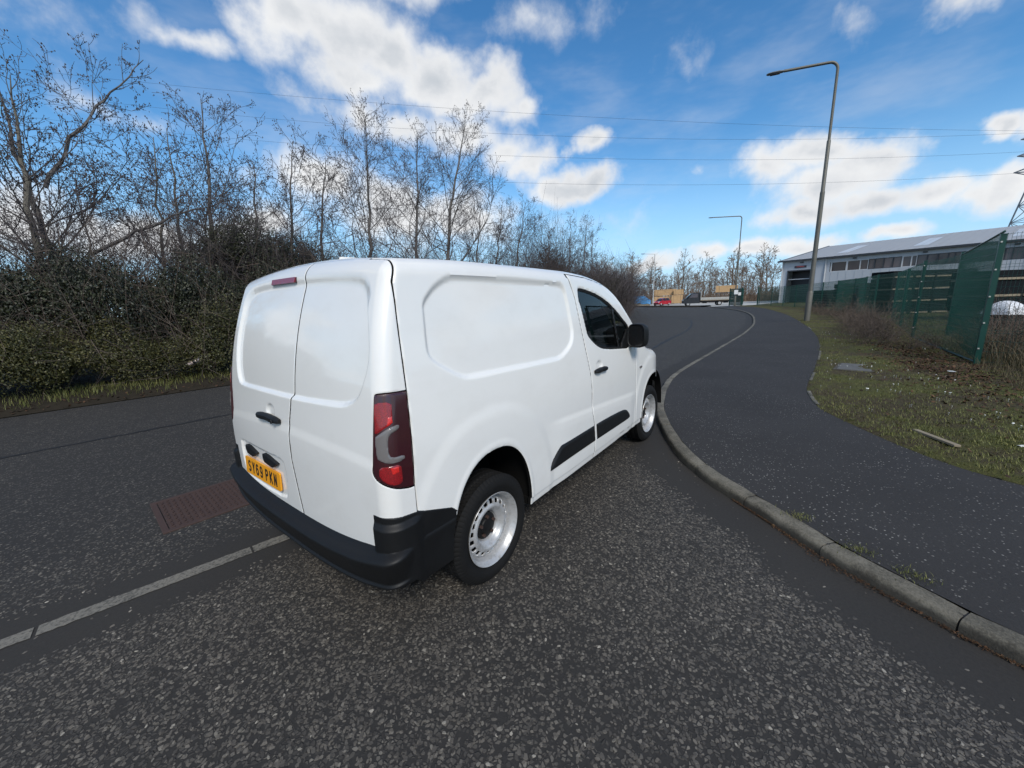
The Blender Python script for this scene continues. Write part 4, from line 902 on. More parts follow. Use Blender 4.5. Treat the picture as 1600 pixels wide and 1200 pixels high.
        ar = MB(); ar.tube([(.03, -sg*.06, -.075), (.02, -sg*.105, -.09)], [.034, .04], 10); ar.build('mirror_arm', M['plastic'], mr)
    # aerial base, repeater lamp
    for sg in (-1, 1):
        p = skin_side(2.36, .93, .0, sg); o = MB().prism(chaikin([(-.03,-.013),(-.03,.013),(.03,.010),(.03,-.010)], 1), 1, -.008, .008).build('repeater_lamp', M['lens_clear'], VAN, fix=True); o.location = p
    # cabin: bulkhead, dashboard, wheel, seats
    MB().box((1.02, 0, 1.02), (.03, 1.50, 1.35)).build('bulkhead', M['dark_cavity'], VAN)
    MB().box((1.75, 0, .40), (1.5, 1.5, .05)).build('cabin_floor', M['dark_cavity'], VAN)
    mb = MB(); mb.prism([(2.20,.5),(2.10,.85),(2.08,1.02),(2.18,1.10),(2.45,1.13),(2.62,1.12),(2.62,.5)], 1, -.74, .74); mb.build('dashboard', M['dash'], VAN, fix=True, bevel=.02)
    for y in (-.40, .38):
        mb = MB(); mb.box((1.52, y, .70), (.50, .50, .16)); mb.box((1.25, y, 1.05), (.14, .48, .62), ry=-.22); mb.box((1.16, y, 1.47), (.10, .27, .20), ry=-.15); mb.build('seat', M['grey_cloth'], VAN, bevel=.05)
    t = np.linspace(0, 2*math.pi, 33); c = np.array([1.96, -.40, 1.05]); nrm = np.array([-.85, 0, .52]); nrm /= np.linalg.norm(nrm); e1 = np.array([0, 1., 0]); e2 = np.cross(nrm, e1)
    mb = MB(); mb.tube([c+.185*(math.cos(q)*e1+math.sin(q)*e2) for q in t], .015, 8, caps=False); mb.tube([c, c-nrm*.2], .04, 8)
    for q in (0, math.pi, math.pi*1.5): mb.tube([c-nrm*.02, c+.18*(math.cos(q)*e1+math.sin(q)*e2)], .016, 6)
    mb.build('steering_wheel', M['plastic'], VAN)
build_van_details()
def build_wheels():
    def lathe(prof, n, fn=None):
        th = np.linspace(0, 2*math.pi, n, endpoint=False); G = []
        for t in th: G.append([((r+(fn(t, w, r) if fn else 0))*math.cos(t), w, (r+(fn(t, w, r) if fn else 0))*math.sin(t)) for w, r in prof])
        G.append(G[0]); return np.array(G)
    # w: outward axial offset is -y for the right-hand wheels; build for the right side (outer face towards -y)
    n = 288
    prof = [(.185,.215),(.19,.23),(.20,.255),(.203,.275),(.196,.298),(.186,.312)]
    prof += [(w, .322) for w in (.172,.160,.150,.146,.140,.120,.112,.108,.104,.090,.075,.067,.063,.059,.045,.032,.024,.018)]
    prof += [(.008,.312),(-.002,.298),(-.009,.275),(-.006,.255),(-.001,.245),(.001,.242),(.002,.236),(.006,.232),(.008,.222),(.012,.214)]
    def tread(t, w, r):
        if r < .30: return .0012*(math.sin(t*144) > .2)*(1 if .24 < r < .25 else 0)
        g = 0
        if any(abs(w-c) < .003 for c in (.146, .108, .063)): g = -.008
        ph = t*72/(2*math.pi)+ (w*14 if w > .1 else -w*14)
        if r > .305 and (ph % 1) < .22 and not (.07 < w < .10): g = min(g, -.008)
        return g
    ty = lathe([(w, r) for w, r in prof], n, tread)
    tyre = MB().grid(ty[::-1] if False else ty).mesh('tyre', M['rubber'], True, 28)
    dish = [(.05,.205),(.012,.209),(.002,.217),(.0005,.2195),(-.002,.218),(.002,.212),(.012,.207),(.020,.202),(.024,.198),(.040,.194),(.058,.190),(.070,.186)]
    barrel = MB().grid(lathe(dish[::-1], 96)).mesh('rim_barrel', M['silver'], True, 40)
    # pressed disc with a ring of vent holes
    rr = np.linspace(.060, .1875, 100); th = np.linspace(0, 2*math.pi, 481); zp = pchip([.06,.078,.084,.092,.104,.116,.128,.136,.145,.158,.170,.180,.1875], [.086,.086,.080,.062,.048,.034,.028,.030,.036,.041,.046,.058,.070])
    T, Rr = np.meshgrid(th, rr, indexing='ij'); G = np.stack([Rr*np.cos(T), zp(Rr), Rr*np.sin(T)], -1)
    sl = (zp(Rr+.001)-zp(Rr-.001))/.002; N = np.stack([sl*np.cos(T), -np.ones_like(T), sl*np.sin(T)], -1); N /= np.linalg.norm(N, axis=-1, keepdims=True)
    k = 20; ph = (T*k/(2*math.pi)) % 1-.5; du = ph*2*math.pi/k*Rr; dv = Rr-.160; hole = np.sqrt(np.maximum(np.abs(du)-.0095, 0)**2+np.maximum(np.abs(dv)-.0085, 0)**2)-.0055
    dd = clip_panel(G, N, -hole, T*0, 'rim', M['silver'], None, round_=.002, flange=.006, flip=False); discm = dd.data; bpy.data.objects.remove(dd)
    cap = lathe([(.085,.083),(.070,.080),(.066,.070),(.064,.050),(.056,.046),(.054,.030),(.052,.0)], 40); capm = MB().grid(cap[:, ::-1] if False else cap).mesh('hub_cap', M['plastic'], True, 40)
    boltms = []
    for q in range(5):
        a = q*2*math.pi/5+.3; boltms.append(MB().tube([(.058*math.cos(a), .066, .058*math.sin(a)), (.058*math.cos(a), .050, .058*math.sin(a))], .010, 6).mesh('wheel_bolt', M['iron'], False))
    back = MB(); back.tube([(0, .16, 0), (0, .10, 0)], .17, 32); backm = back.mesh('brake_drum', M['dark_cavity'])
    for i, (x, sg) in enumerate(((0, -1), (2.785, -1), (0, 1), (2.785, 1))):
        w = bpy.data.objects.new('wheel', None); COL.objects.link(w); w.parent = VAN; yoff = .893 if x < 1 else .885
        w.location = (x, sg*yoff, .3215); w.rotation_euler = (0, .35*i, 0) if sg < 0 else (0, 0, math.pi)
        if i == 1: w.rotation_euler = (0, .9, -.02)
        for nm, me in (('tyre', tyre), ('rim_barrel', barrel), ('rim', discm), ('hub_cap', capm), ('brake_drum', backm)): obj(nm, me, w)
        for me in boltms: obj('wheel_bolt', me, w)
build_wheels()
# ------------------------------------------------------------------ buildings, fence, lamps
def build_warehouse():
    A = np.array([83.1, 2.24]); u = np.array([-.283, -.959]); t = thing('warehouse', 'long grey clad warehouse with a low pitched roof and a strip of dark windows', 'warehouse', (A[0], A[1], 0), math.atan2(u[1], u[0]))
    # local: x along the wall, y into the building (left of x is towards +? choose inward = +y)
    inward = np.array([.959, -.283]); left = np.array([-u[1], u[0]]); sgn = 1.0 if left@inward > 0 else -1.0
    def Y(v): return sgn*v
    L, W, EH, RH = 95.0, 49.6, 7.0, 10.88
    mb = MB()
    def quad(p): mb.add(p, [(0,1,2,3)])
    # long wall with door and window openings built as strips
    xs = [0, .95, 4.45, 6.75, 60, L]; d0, d1, dz = .95, 4.45, 5.32
    def wallbox(x0, x1, z0, z1): mb.box(((x0+x1)/2, Y(.1), (z0+z1)/2), (x1-x0, .2, z1-z0))
    wallbox(0, d0, -.2, EH); wallbox(d1, 6.75, -.2, EH); wallbox(d0, d1, dz, EH)
    wallbox(6.75, L, -.2, 4.75); wallbox(6.75, L, 6.25, EH); wallbox(44, L, 4.75, 6.25)
    mb.add([(0, Y(.2), -.2), (0, Y(W), -.2), (0, Y(W), EH), (0, Y(W/2), RH), (0, Y(.2), EH)], [(0,1,2,3,4)])
    mb.add([(L, Y(.2), -.2), (L, Y(W), -.2), (L, Y(W), EH), (L, Y(W/2), RH), (L, Y(.2), EH)], [(0,1,2,3,4)])
    mb.build('wall', M['clad'], t, smooth=False)
    # vertical joints of the cladding
    mb = MB(); 
    for x in np.arange(1, L, 1.0):
        for z0, z1 in ((-.2, dz if d0 < x < d1 else 4.7), (6.3, EH-.15)) if x > 6.75 else (((dz+.1 if d0 < x < d1 else -.2), EH-.15),):
            if z1 > z0: mb.box((x, Y(-.012), (z0+z1)/2), (.05, .03, z1-z0))
    o = mb.build('cladding_rib', M['clad'], t, smooth=False); o['kind'] = 'stuff'
    mb = MB(); e = .5; sl = (RH-EH)/(W/2)
    mb.add([(-e, Y(-e), EH-sl*e+.1), (L+e, Y(-e), EH-sl*e+.1), (L+e, Y(W/2), RH+.1), (-e, Y(W/2), RH+.1), (L+e, Y(W+e), EH-sl*e+.1), (-e, Y(W+e), EH-sl*e+.1)], [(0,1,2,3), (3,2,4,5)])
    roof = mb.build('roof', M['roof_sheet'], t, smooth=False)
    for x in np.arange(6, L, 9.2):
        f = lambda xx, v: (xx, Y(v), EH+sl*v+.125)
        MB().add([f(x, 5), f(x+1.6, 5), f(x+1.6, 17), f(x, 17)], [(0,1,2,3)]).build('rooflight', M['rooflight'], roof, smooth=False)
    mb = MB()
    for x in np.arange(0, L, 1.0): mb.add([(x, Y(-e), EH-sl*e+.13), (x+.06, Y(-e), EH-sl*e+.13), (x+.06, Y(W/2), RH+.13), (x, Y(W/2), RH+.13)], [(0,1,2,3)])
    o = mb.build('roof_rib', M['roof_sheet'], roof, smooth=False); o['kind'] = 'stuff'
    MB().box((L/2, Y(-.45), EH-.02), (L+1.2, .22, .26)).build('gutter', M['trim_dark'], t)
    MB().tube([(-.5, Y(-.4), EH), (-.5, Y(W/2), RH+.1)], .12, 6).build('verge_trim', M['trim_dark'], t)
    for x in (.12, 6.2, 24.2): MB().tube([(x, Y(-.10), 0), (x, Y(-.10), EH-.15)], .09, 8).build('downpipe', M['frame_white'], t)
    MB().box(((d0+d1)/2, Y(2.2), 2.4), (3.5, .1, 6)).build('loading_bay', M['trim_dark'], t)
    mb = MB(); mb.box((d0+.05, Y(.0), dz/2), (.16, .25, dz)); mb.box((d1-.05, Y(0), dz/2), (.16, .25, dz)); mb.box(((d0+d1)/2, Y(0), dz), (3.6, .25, .18)); mb.build('door_frame', M['trim_dark'], t)
    MB().box(((d0+d1)/2, Y(.4), 3.9), (3.4, .08, .12)).build('door_rail', M['clad'], t)
    s = MB().box((2.75, Y(-.06), 5.92), (1.7, .08, .34)).build('sign_board', M['sign_dark'], t); MB().box((2.75, Y(-.11), 5.94), (1.05, .02, .14)).build('sign_panel', M['sign_red'], s)
    for x in (2.9, 9.8, 17.35, 25.2, 33): 
        l = MB().box((x, Y(-.22), 6.58), (.45, .30, .16)).build('flood_lamp', M['trim_dark'], t, bevel=.03)
    # windows: one framed strip cut by mullions into panes
    x = 6.85; widths = [2.05, .35, 1.55, .35]+[.62, .78]*2+[.85]*16+[.35]+[.62, .9]*7
    widths = [2.0, 1.65, .95, .72, .98, 1.0, .92, 1.0, .55, .98, 1.02, .95, .60, 1.35, .9, 1.0, .95, .6, 1.0, 1.2, .9, .95, .6, 1.0, 1.0, 1.3, .9, .9, 1.0, .6, 1.0, 1.0, .95, 1.0]
    for i, w in enumerate(widths):
        if x+w > 43.9: break
        fr = MB()
        fw = .16 if i in (0, 1, 7) else .07
        for c, q in (((x+w/2, Y(.08), 4.78), (w, .12, .08)), ((x+w/2, Y(.08), 6.22), (w, .12, .08)), ((x+fw/2, Y(.08), 5.5), (fw, .12, 1.36)), ((x+w-.03, Y(.08), 5.5), (.06, .12, 1.36))): fr.box(c, q)
        f = fr.build('window', M['frame_white'] if i in (0, 1, 2, 7, 8) else M['trim_dark'], t, smooth=False)
        MB().add([(x, Y(.12), 4.8), (x+w, Y(.12), 4.8), (x+w, Y(.12), 6.2), (x, Y(.12), 6.2)], [(0,1,2,3)]).build('pane', M['pane'], f, smooth=False); x += w
    MB().box((25.4, Y(6), 5.5), (37, .1, 1.6)).build('inner_partition', M['trim_dark'], t, smooth=False)
build_warehouse()
POSTS = [(9.75,-4.92,2.52),(15.4,-4.86,2.40),(24.4,-5.45,2.4),(27.0,-5.0,2.4),(30,-4.8,2.4),(33,-4.5,2.4),(37,-3.8,2.4),(41,-3.0,2.4),(45,-2.0,2.4),(49,-1.0,2.4),(53,.2,2.4),(57,1.6,2.4),(60.5,3.2,2.4)]
def mesh_panel(p, q, z0, z1, parent, step=.05, rod=.0012):
    p = np.array(p, float); q = np.array(q, float); L = np.linalg.norm(q-p); n = max(int(L/step), 2); mb = MB()
    d = np.array([*(q-p)/L, 0]); nn = np.array([-d[1], d[0], 0])*rod; dd = d*rod
    def rodbox(a, b, e1, e2):
        V = [a+e1+e2, a+e1-e2, a-e1-e2, a-e1+e2, b+e1+e2, b+e1-e2, b-e1-e2, b-e1+e2]
        mb.add(V, [(0,1,5,4),(1,2,6,5),(2,3,7,6),(3,0,4,7)])
    for i in range(n+1):
        a = np.array([*(p+(q-p)*i/n), z0]); rodbox(a, a+np.array([0,0,z1-z0]), dd, nn)
    zz = list(np.arange(z0+.05, z1, .2))+[z1-.02]
    for z in zz: rodbox(np.array([*p, z]), np.array([*q, z]), np.array([0,0,rod*1.3]), nn*1.3)
    for z in (z0+.6, z0+1.2, z0+1.8): 
        rodbox(np.array([*p, z])+nn*5, np.array([*q, z])+nn*5, np.array([0,0,rod*1.3]), nn*1.3)
    o = mb.build('mesh_panel', M['fence_green'], parent, smooth=False); o['kind'] = 'stuff'; return o
def build_fence():
    t = thing('mesh_fence', 'dark green steel mesh fence on square posts along the rough verge', 'fence', (0, 0, 0))
    gz_ = [ground_right(x, y)-.05 for x, y, h in POSTS]
    def post(x, y, h, g, rz=0, w=.075, lean=0.0):
        o = MB().box((0, 0, h/2), (w, w*1.25, h)).build('fence_post', M['fence_green'], t, smooth=False); MB().box((0, 0, h+.01), (w+.012, w*1.25+.012, .02)).build('post_cap', M['fence_green'], o, smooth=False)
        o.location = (x, y, g); o.rotation_euler = (lean, 0, rz); return o
    def bolts(o, h):
        for z in np.linspace(.35, h-.12, 5): MB().box((-.045, .02, z), (.012, .025, .025)).build('clamp', M['alu'], o, smooth=False)
    for i, (x, y, h) in enumerate(POSTS):
        o = post(x, y, h-gz_[i], gz_[i], 0, .062 if i == 0 else .06)
        if i < 2: bolts(o, h-gz_[i])
        if i+1 < len(POSTS):
            x2, y2, h2 = POSTS[i+1]; a = np.array([x, y]); b = np.array([x2, y2])
            if i == 1:
                mid = (a+b)/2; mesh_panel(a, mid, gz_[i]+.05, 2.4, t); mesh_panel(mid, b, gz_[i]+.05, 2.4, t); post(*mid, 2.2, .15)
            else: mesh_panel(a, b, gz_[i]+.05, min(h, h2) if i else 2.35, t, step=.05 if i < 6 else .1, rod=.0018 if i < 4 else .0045)
    # return leg behind the first post and the run to the right of it
    pm = (16.2, -5.75); post(*pm, 2.5, .12); mesh_panel(POSTS[0][:2], pm, .2, 2.58, t, step=.05, rod=.0016); mesh_panel(pm, POSTS[1][:2], .2, 2.45, t)
    pr = (8.7, -7.6); post(*pr, 2.5, .13); mesh_panel(POSTS[0][:2], pr, .15, 2.55, t, rod=.0018); 
    for a, b in ((pr, (7.7, -10.3)), ((7.7, -10.3), (6.5, -13)), ((6.5, -13), (5, -16))): mesh_panel(a, b, .15, 2.55, t, rod=.0018); post(*b, 2.5, .13)
    # top rail of the near panels
    mb = MB(); mb.tube([(*POSTS[0][:2], 2.58), (*pm, 2.58)], .02, 6); mb.build('top_rail', M['fence_green'], t)
    MB().tube([(*POSTS[0][:2], .19), (*POSTS[1][:2], .16)], .018, 6).build('bottom_rail', M['fence_dark'], t)
    # yard gates further along
    g = thing('yard_gate', 'dark green mesh gates standing open at the yard entrance', 'gate', (0, 0, 0))
    ga = [(60.8,3.4),(63.5,5.6),(66.0,7.5)]
    for k, (x, y) in enumerate(ga):
        MB().box((x, y, 1.3), (.14, .14, 2.6)).build('gate_post', M['fence_green'], g, smooth=False)
    for k, (a, b) in enumerate(((ga[0], (64.8,3.8)), (ga[1], (67.5,5.9)), (ga[1], ga[2]))):
        o = mesh_panel(a, b, .15, 2.5, g, step=.08, rod=.012); o.name = 'gate_leaf'
        fr = MB(); a3, b3 = np.array(a), np.array(b)
        for z in (.15, 1.3, 2.5): fr.tube([(*a3, z), (*b3, z)], .03, 5)
        for p in (a3, b3): fr.tube([(*p, .1), (*p, 2.55)], .035, 5)
        fr.build('gate_frame', M['fence_green'], g, smooth=False)
    for (x, y, z, w) in ((62.9,6.3,2.0,.5),(63.3,5.9,1.75,.35)): MB().box((x, y, z), (.04, w, w*1.2), rz=.3).build('notice_plate', M['tarp_white'], g, smooth=False)
build_fence()
def build_lamps():
    specs = [((24.38,-2.20), 12.1, (-.25,.97), 2.15, 'galv', 'tall grey street lamp nearest the van, at the grass edge of the footway'),
             ((63.2,6.4), 12.2, (-.45,.89), 3.6, 'galv', 'tall grey street lamp in front of the flatbed truck'),
             ((75.1,21.8), 9.6, (-.6,.8), 1.9, 'pale_steel', 'short pale street lamp beside the red car')]
    for (x, y), H, dr, arm, mt, lab in specs:
        t = thing('street_lamp', lab, 'street lamp', (x, y, .05), math.atan2(dr[1], dr[0]), 'street lamps along the road')
        r0 = .105 if mt == 'galv' else .08
        h1 = 1.55; h2 = H*.53
        if mt == 'galv':
            MB().tube([(0,0,-.1),(0,0,h1),(0,0,h1+.08)], [r0*1.25, r0*1.25, r0], 14).build('base', M[mt], t)
            pts = [(0,0,h1),(0,0,h2-.05),(0,0,h2),(0,0,h2+.06),(0,0,H*.72),(0,0,H*.72+.05)]; MB().tube(pts, [r0, r0*.96, r0*.96, r0*.80, r0*.78, r0*.6], 14).build('pole', M[mt], t)
            c = .35; arc = [(c-c*math.cos(q), 0, H-c+c*math.sin(q)) for q in np.linspace(0, R_(90), 9)]
            MB().tube([(0,0,H*.72)]+arc+[(arm, 0, H+.06)], r0*.58, 12).build('arm', M[mt], t)
        else:
            MB().tube([(0,0,-.1),(0,0,1.5),(0,0,1.55),(0,0,H)], [r0*1.2, r0*1.2, r0, r0*.75], 12).build('pole', M[mt], t); MB().tube([(0,0,H-.05),(arm,0,H+.05)], r0*.6, 10).build('arm', M[mt], t)
        l = MB(); n = 16; prof = [(0,.04,.03),(.08,.09,.05),(.25,.13,.06),(.55,.14,.055),(.72,.11,.04),(.78,.03,.02)]
        V = [(arm-.05+a, math.cos(q)*w, H+.06+math.sin(q)*h) for a, w, h in prof for q in np.linspace(0, 2*math.pi, n, endpoint=False)]
        l.add(V, [(i*n+j, i*n+(j+1) % n, (i+1)*n+(j+1) % n, (i+1)*n+j) for i in range(len(prof)-1) for j in range(n)]+[tuple((len(prof)-1)*n+j for j in range(n)), tuple(range(n))[::-1]])
        ln = l.build('lantern', M['lantern'], t, fix=True); MB().box((arm+.36, 0, H+.004), (.4, .18, .012)).build('lens', M['pane'], ln)
        if 'nearest' in lab:
            MB().box((.0, -r0*1.15, 1.0), (.12, .02, .55), rz=0).build('access_door', M[mt], t)
            MB().box((-.02, -r0*1.05, 2.25), (.10, .015, .34)).build('number_strip', M['tarp_white'], t)
build_lamps()
def build_lines():
    # pylon just outside the right edge of the frame, its arms reaching in; four conductors cross the sky
    px_, py_ = 119.0, -35.6
    t = thing('pylon', 'grey lattice electricity pylon behind the warehouse roof', 'pylon', (px_, py_, 0), R_(8))
    H = 31; mb = MB(); lv = [0, 5, 10, 13.5, 16.5, 19, 21.5, 24.3, 27.2, H]
    def half(z): return np.interp(z, [0, 13.4, 18.7, 27, H], [4.9, 3.2, 2.5, 1.2, .1])
    for sx, sy in ((1,1),(1,-1),(-1,1),(-1,-1)): mb.tube([(sx*half(z), sy*half(z), z) for z in lv], .13, 4)
    mb.build('leg', M['pylon'], t, smooth=False)
    br = MB()
    for a, b in zip(lv[:-1], lv[1:]):
        ha, hb = half(a), half(b)
        for (c, d) in (((1,1),(1,-1)),((1,-1),(-1,-1)),((-1,-1),(-1,1)),((-1,1),(1,1))):
            br.tube([(c[0]*ha, c[1]*ha, a), (d[0]*hb, d[1]*hb, b)], .07, 3); br.tube([(d[0]*ha, d[1]*ha, a), (c[0]*hb, c[1]*hb, b)], .07, 3); br.tube([(c[0]*hb, c[1]*hb, b), (d[0]*hb, d[1]*hb, b)], .06, 3)
    br.build('lattice', M['pylon'], t, smooth=False)
    for z in (21.6, 24.4, 27.2):
        for s in (-1, 1):
            a = MB(); w = half(z); tip = (0, s*5.4, z+.6)
            for q in ((w, s*w, z), (-w, s*w, z), (w, s*w, z+1.8), (-w, s*w, z+1.8)): a.tube([q, tip], .09, 4)
            a.build('cross_arm', M['pylon'], t, smooth=False)
    far = np.array([-60.0, 190.0])
    base = np.array([px_, py_])
    ends = WIRES
    for k, pts in enumerate(ends):
        o = MB().tube(pts, .015, 4, caps=False).build('power_line', M['wire']); tag(o, ['topmost thin overhead power line crossing the clouds', 'overhead power line second from the top', 'overhead power line third from the top', 'lowest thin overhead power line, just above the tree tops'][k], 'power line', 'power lines across the sky')
WIRES = [[(8.13, 111.78, 44.19), (11.96, 106.57, 43.28), (15.81, 101.34, 42.4), (19.67, 96.1, 41.54), (23.54, 90.85, 40.69), (27.41, 85.59, 39.87), (31.29, 80.31, 39.07), (35.18, 75.03, 38.3), (39.07, 69.75, 37.54), (42.96, 64.45, 36.81), (46.86, 59.15, 36.1), (50.77, 53.85, 35.41), (54.67, 48.55, 34.75), (58.58, 43.24, 34.11), (62.48, 37.93, 33.49), (66.39, 32.62, 32.89), (70.29, 27.32, 32.32), (74.19, 22.02, 31.77), (78.09, 16.72, 31.24), (81.99, 11.43, 30.74), (85.88, 6.14, 30.26), (89.76, 0.86, 29.81), (93.64, -4.41, 29.38), (97.51, -9.67, 28.97), (101.38, -14.92, 28.59), (105.23, -20.15, 28.23), (109.08, -25.38, 27.89), (112.91, -30.59, 27.58)], [(7.51, 112.62, 40.85), (11.37, 107.37, 39.84), (15.25, 102.1, 38.86), (19.14, 96.82, 37.92), (23.05, 91.51, 37.02), (26.96, 86.2, 36.16), (30.88, 80.86, 35.33), (34.82, 75.52, 34.55), (38.76, 70.17, 33.8), (42.7, 64.81, 33.09), (46.65, 59.45, 32.43), (50.6, 54.08, 31.8), (54.55, 48.71, 31.22), (58.5, 43.34, 30.67), (62.45, 37.98, 30.17), (66.4, 32.61, 29.71), (70.34, 27.26, 29.28), (74.27, 21.92, 28.9), (78.2, 16.58, 28.56), (82.11, 11.26, 28.27), (86.02, 5.95, 28.01), (89.91, 0.66, 27.8), (93.79, -4.61, 27.62), (97.66, -9.86, 27.49), (101.51, -15.09, 27.4), (105.34, -20.3, 27.35), (109.15, -25.48, 27.33), (112.94, -30.63, 27.36)], [(6.82, 113.56, 37.06), (10.73, 108.25, 36.07), (14.66, 102.91, 35.11), (18.6, 97.56, 34.19), (22.55, 92.19, 33.31), (26.52, 86.8, 32.47), (30.49, 81.4, 31.67), (34.47, 75.99, 30.91), (38.45, 70.58, 30.19), (42.45, 65.16, 29.51), (46.44, 59.73, 28.87), (50.44, 54.3, 28.27), (54.43, 48.87, 27.72), (58.43, 43.44, 27.2), (62.42, 38.02, 26.73), (66.4, 32.6, 26.3), (70.38, 27.2, 25.91), (74.36, 21.8, 25.57), (78.32, 16.41, 25.26), (82.28, 11.04, 25.0), (86.22, 5.68, 24.78), (90.15, 0.34, 24.6), (94.06, -4.98, 24.46), (97.96, -10.28, 24.37), (101.84, -15.55, 24.31), (105.71, -20.8, 24.3), (109.55, -26.02, 24.33), (113.37, -31.21, 24.4)], [(5.99, 114.69, 32.57), (9.96, 109.3, 31.56), (13.94, 103.89, 30.58), (17.94, 98.46, 29.66), (21.95, 93.01, 28.77), (25.97, 87.54, 27.93), (30.0, 82.07, 27.13), (34.04, 76.58, 26.38), (38.08, 71.09, 25.68), (42.13, 65.59, 25.02), (46.18, 60.08, 24.4), (50.23, 54.58, 23.83), (54.28, 49.07, 23.31), (58.33, 43.57, 22.84), (62.37, 38.08, 22.41), (66.41, 32.59, 22.02), (70.44, 27.11, 21.69), (74.47, 21.65, 21.4), (78.48, 16.2, 21.16), (82.48, 10.76, 20.96), (86.47, 5.35, 20.81), (90.44, -0.05, 20.71), (94.39, -5.42, 20.65), (98.32, -10.77, 20.64), (102.24, -16.09, 20.68), (106.13, -21.38, 20.76), (110.0, -26.64, 20.88), (113.85, -31.86, 21.05)]]
build_lines()
# ------------------------------------------------------------------ yard: vehicles, timber, racks
def wheel_simple(parent, x, y, r, w, rim=True):
    o = MB().tube([(x, y-w/2, r), (x, y-w/2+.03, r), (x, y+w/2-.03, r), (x, y+w/2, r)], [r*.93, r, r, r*.93], 20).build('wheel', M['rubber'], parent)
    if rim:
        for s in (-1, 1): MB().tube([(x, y+s*(w/2-.01), r), (x, y+s*(w/2+.012), r)], r*.62, 16).build('rim', M['silver'], o)
def build_car():
    a = R_(158)
    t = thing('parked_car', 'small red hatchback parked in the yard beside the timber stacks', 'car', (81.2, 21.9, .01), a)
    # local x forward; side profile of a small hatchback lofted across
    prof = [(-1.86,.35),(-1.90,.55),(-1.86,.80),(-1.80,.95),(-1.0,.96),(.75,.92),(1.35,.84),(1.75,.70),(1.88,.52),(1.84,.30),(1.55,.22),(-1.6,.22)]
    mb = MB(); ys = [-.82,-.78,-.70,.70,.78,.82]; ins = [.10,.03,0,0,.03,.10]
    V = []
    for y, i in zip(ys, ins): V += [(x*(1-i*.3), y, .58+(z-.58)*(1-i*1.5)) for x, z in prof]
    n = len(prof); mb.add(V, [(k*n+j, k*n+(j+1) % n, (k+1)*n+(j+1) % n, (k+1)*n+j) for k in range(5) for j in range(n)]+[tuple(range(n))[::-1], tuple(5*n+j for j in range(n))])
    mb.build('body', M['car_red'], t, fix=True)
    gh = [(-1.78,.93),(-1.45,1.40),(-1.1,1.47),(.05,1.45),(.45,1.33),(1.05,.90)]
    mb = MB(); n = len(gh); V = []
    for y, k in ((-.74, 0), (-.56, 1), (.56, 1), (.74, 0)):
        V += [(x*(1 if k else .97), y*(1 if k else 1), z if k else .92+(z-.92)*.25) for x, z in gh]
    mb.add(V, [(k*n+j, k*n+(j+1) % n, (k+1)*n+(j+1) % n, (k+1)*n+j) for k in range(3) for j in range(n)]+[tuple(range(n))[::-1], tuple(3*n+j for j in range(n))])
    mb.build('glasshouse', M['glass_dark'], t, fix=True)
    mb = MB(); mb.grid(np.array([[(x, y, z+.02-.03*(abs(y)/.56)**2) for y in np.linspace(-.56, .56, 7)] for x, z in gh[1:5]])); mb.build('roof', M['car_red'], t)
    for s in (-1, 1):
        mb = MB()
        for p, q in (((.42,s*.57,1.34),(1.02,s*.73,.93)),((-.28,s*.585,1.43),(-.34,s*.745,.95)),((-1.40,s*.57,1.39),(-1.55,s*.74,.95))): mb.tube([p, q], .035, 5)
        mb.build('pillar', M['car_red'], t)
        MB().box((1.70, s*.58, .70), (.25, .30, .14), rz=-s*.3).build('headlamp', M['head'], t, bevel=.03)
        MB().box((-1.80, s*.66, .85), (.14, .16, .24)).build('tail_lamp', M['lens_red'], t, bevel=.03)
        MB().box((.75, s*.86, .98), (.12, .14, .12)).build('door_mirror', M['car_red'], t, bevel=.02)
        for x in (-1.2, 1.2): wheel_simple(t, x, s*.72, .30, .19)
    MB().box((1.83, 0, .45), (.1, 1.1, .18)).build('grille', M['plastic'], t)
build_car()
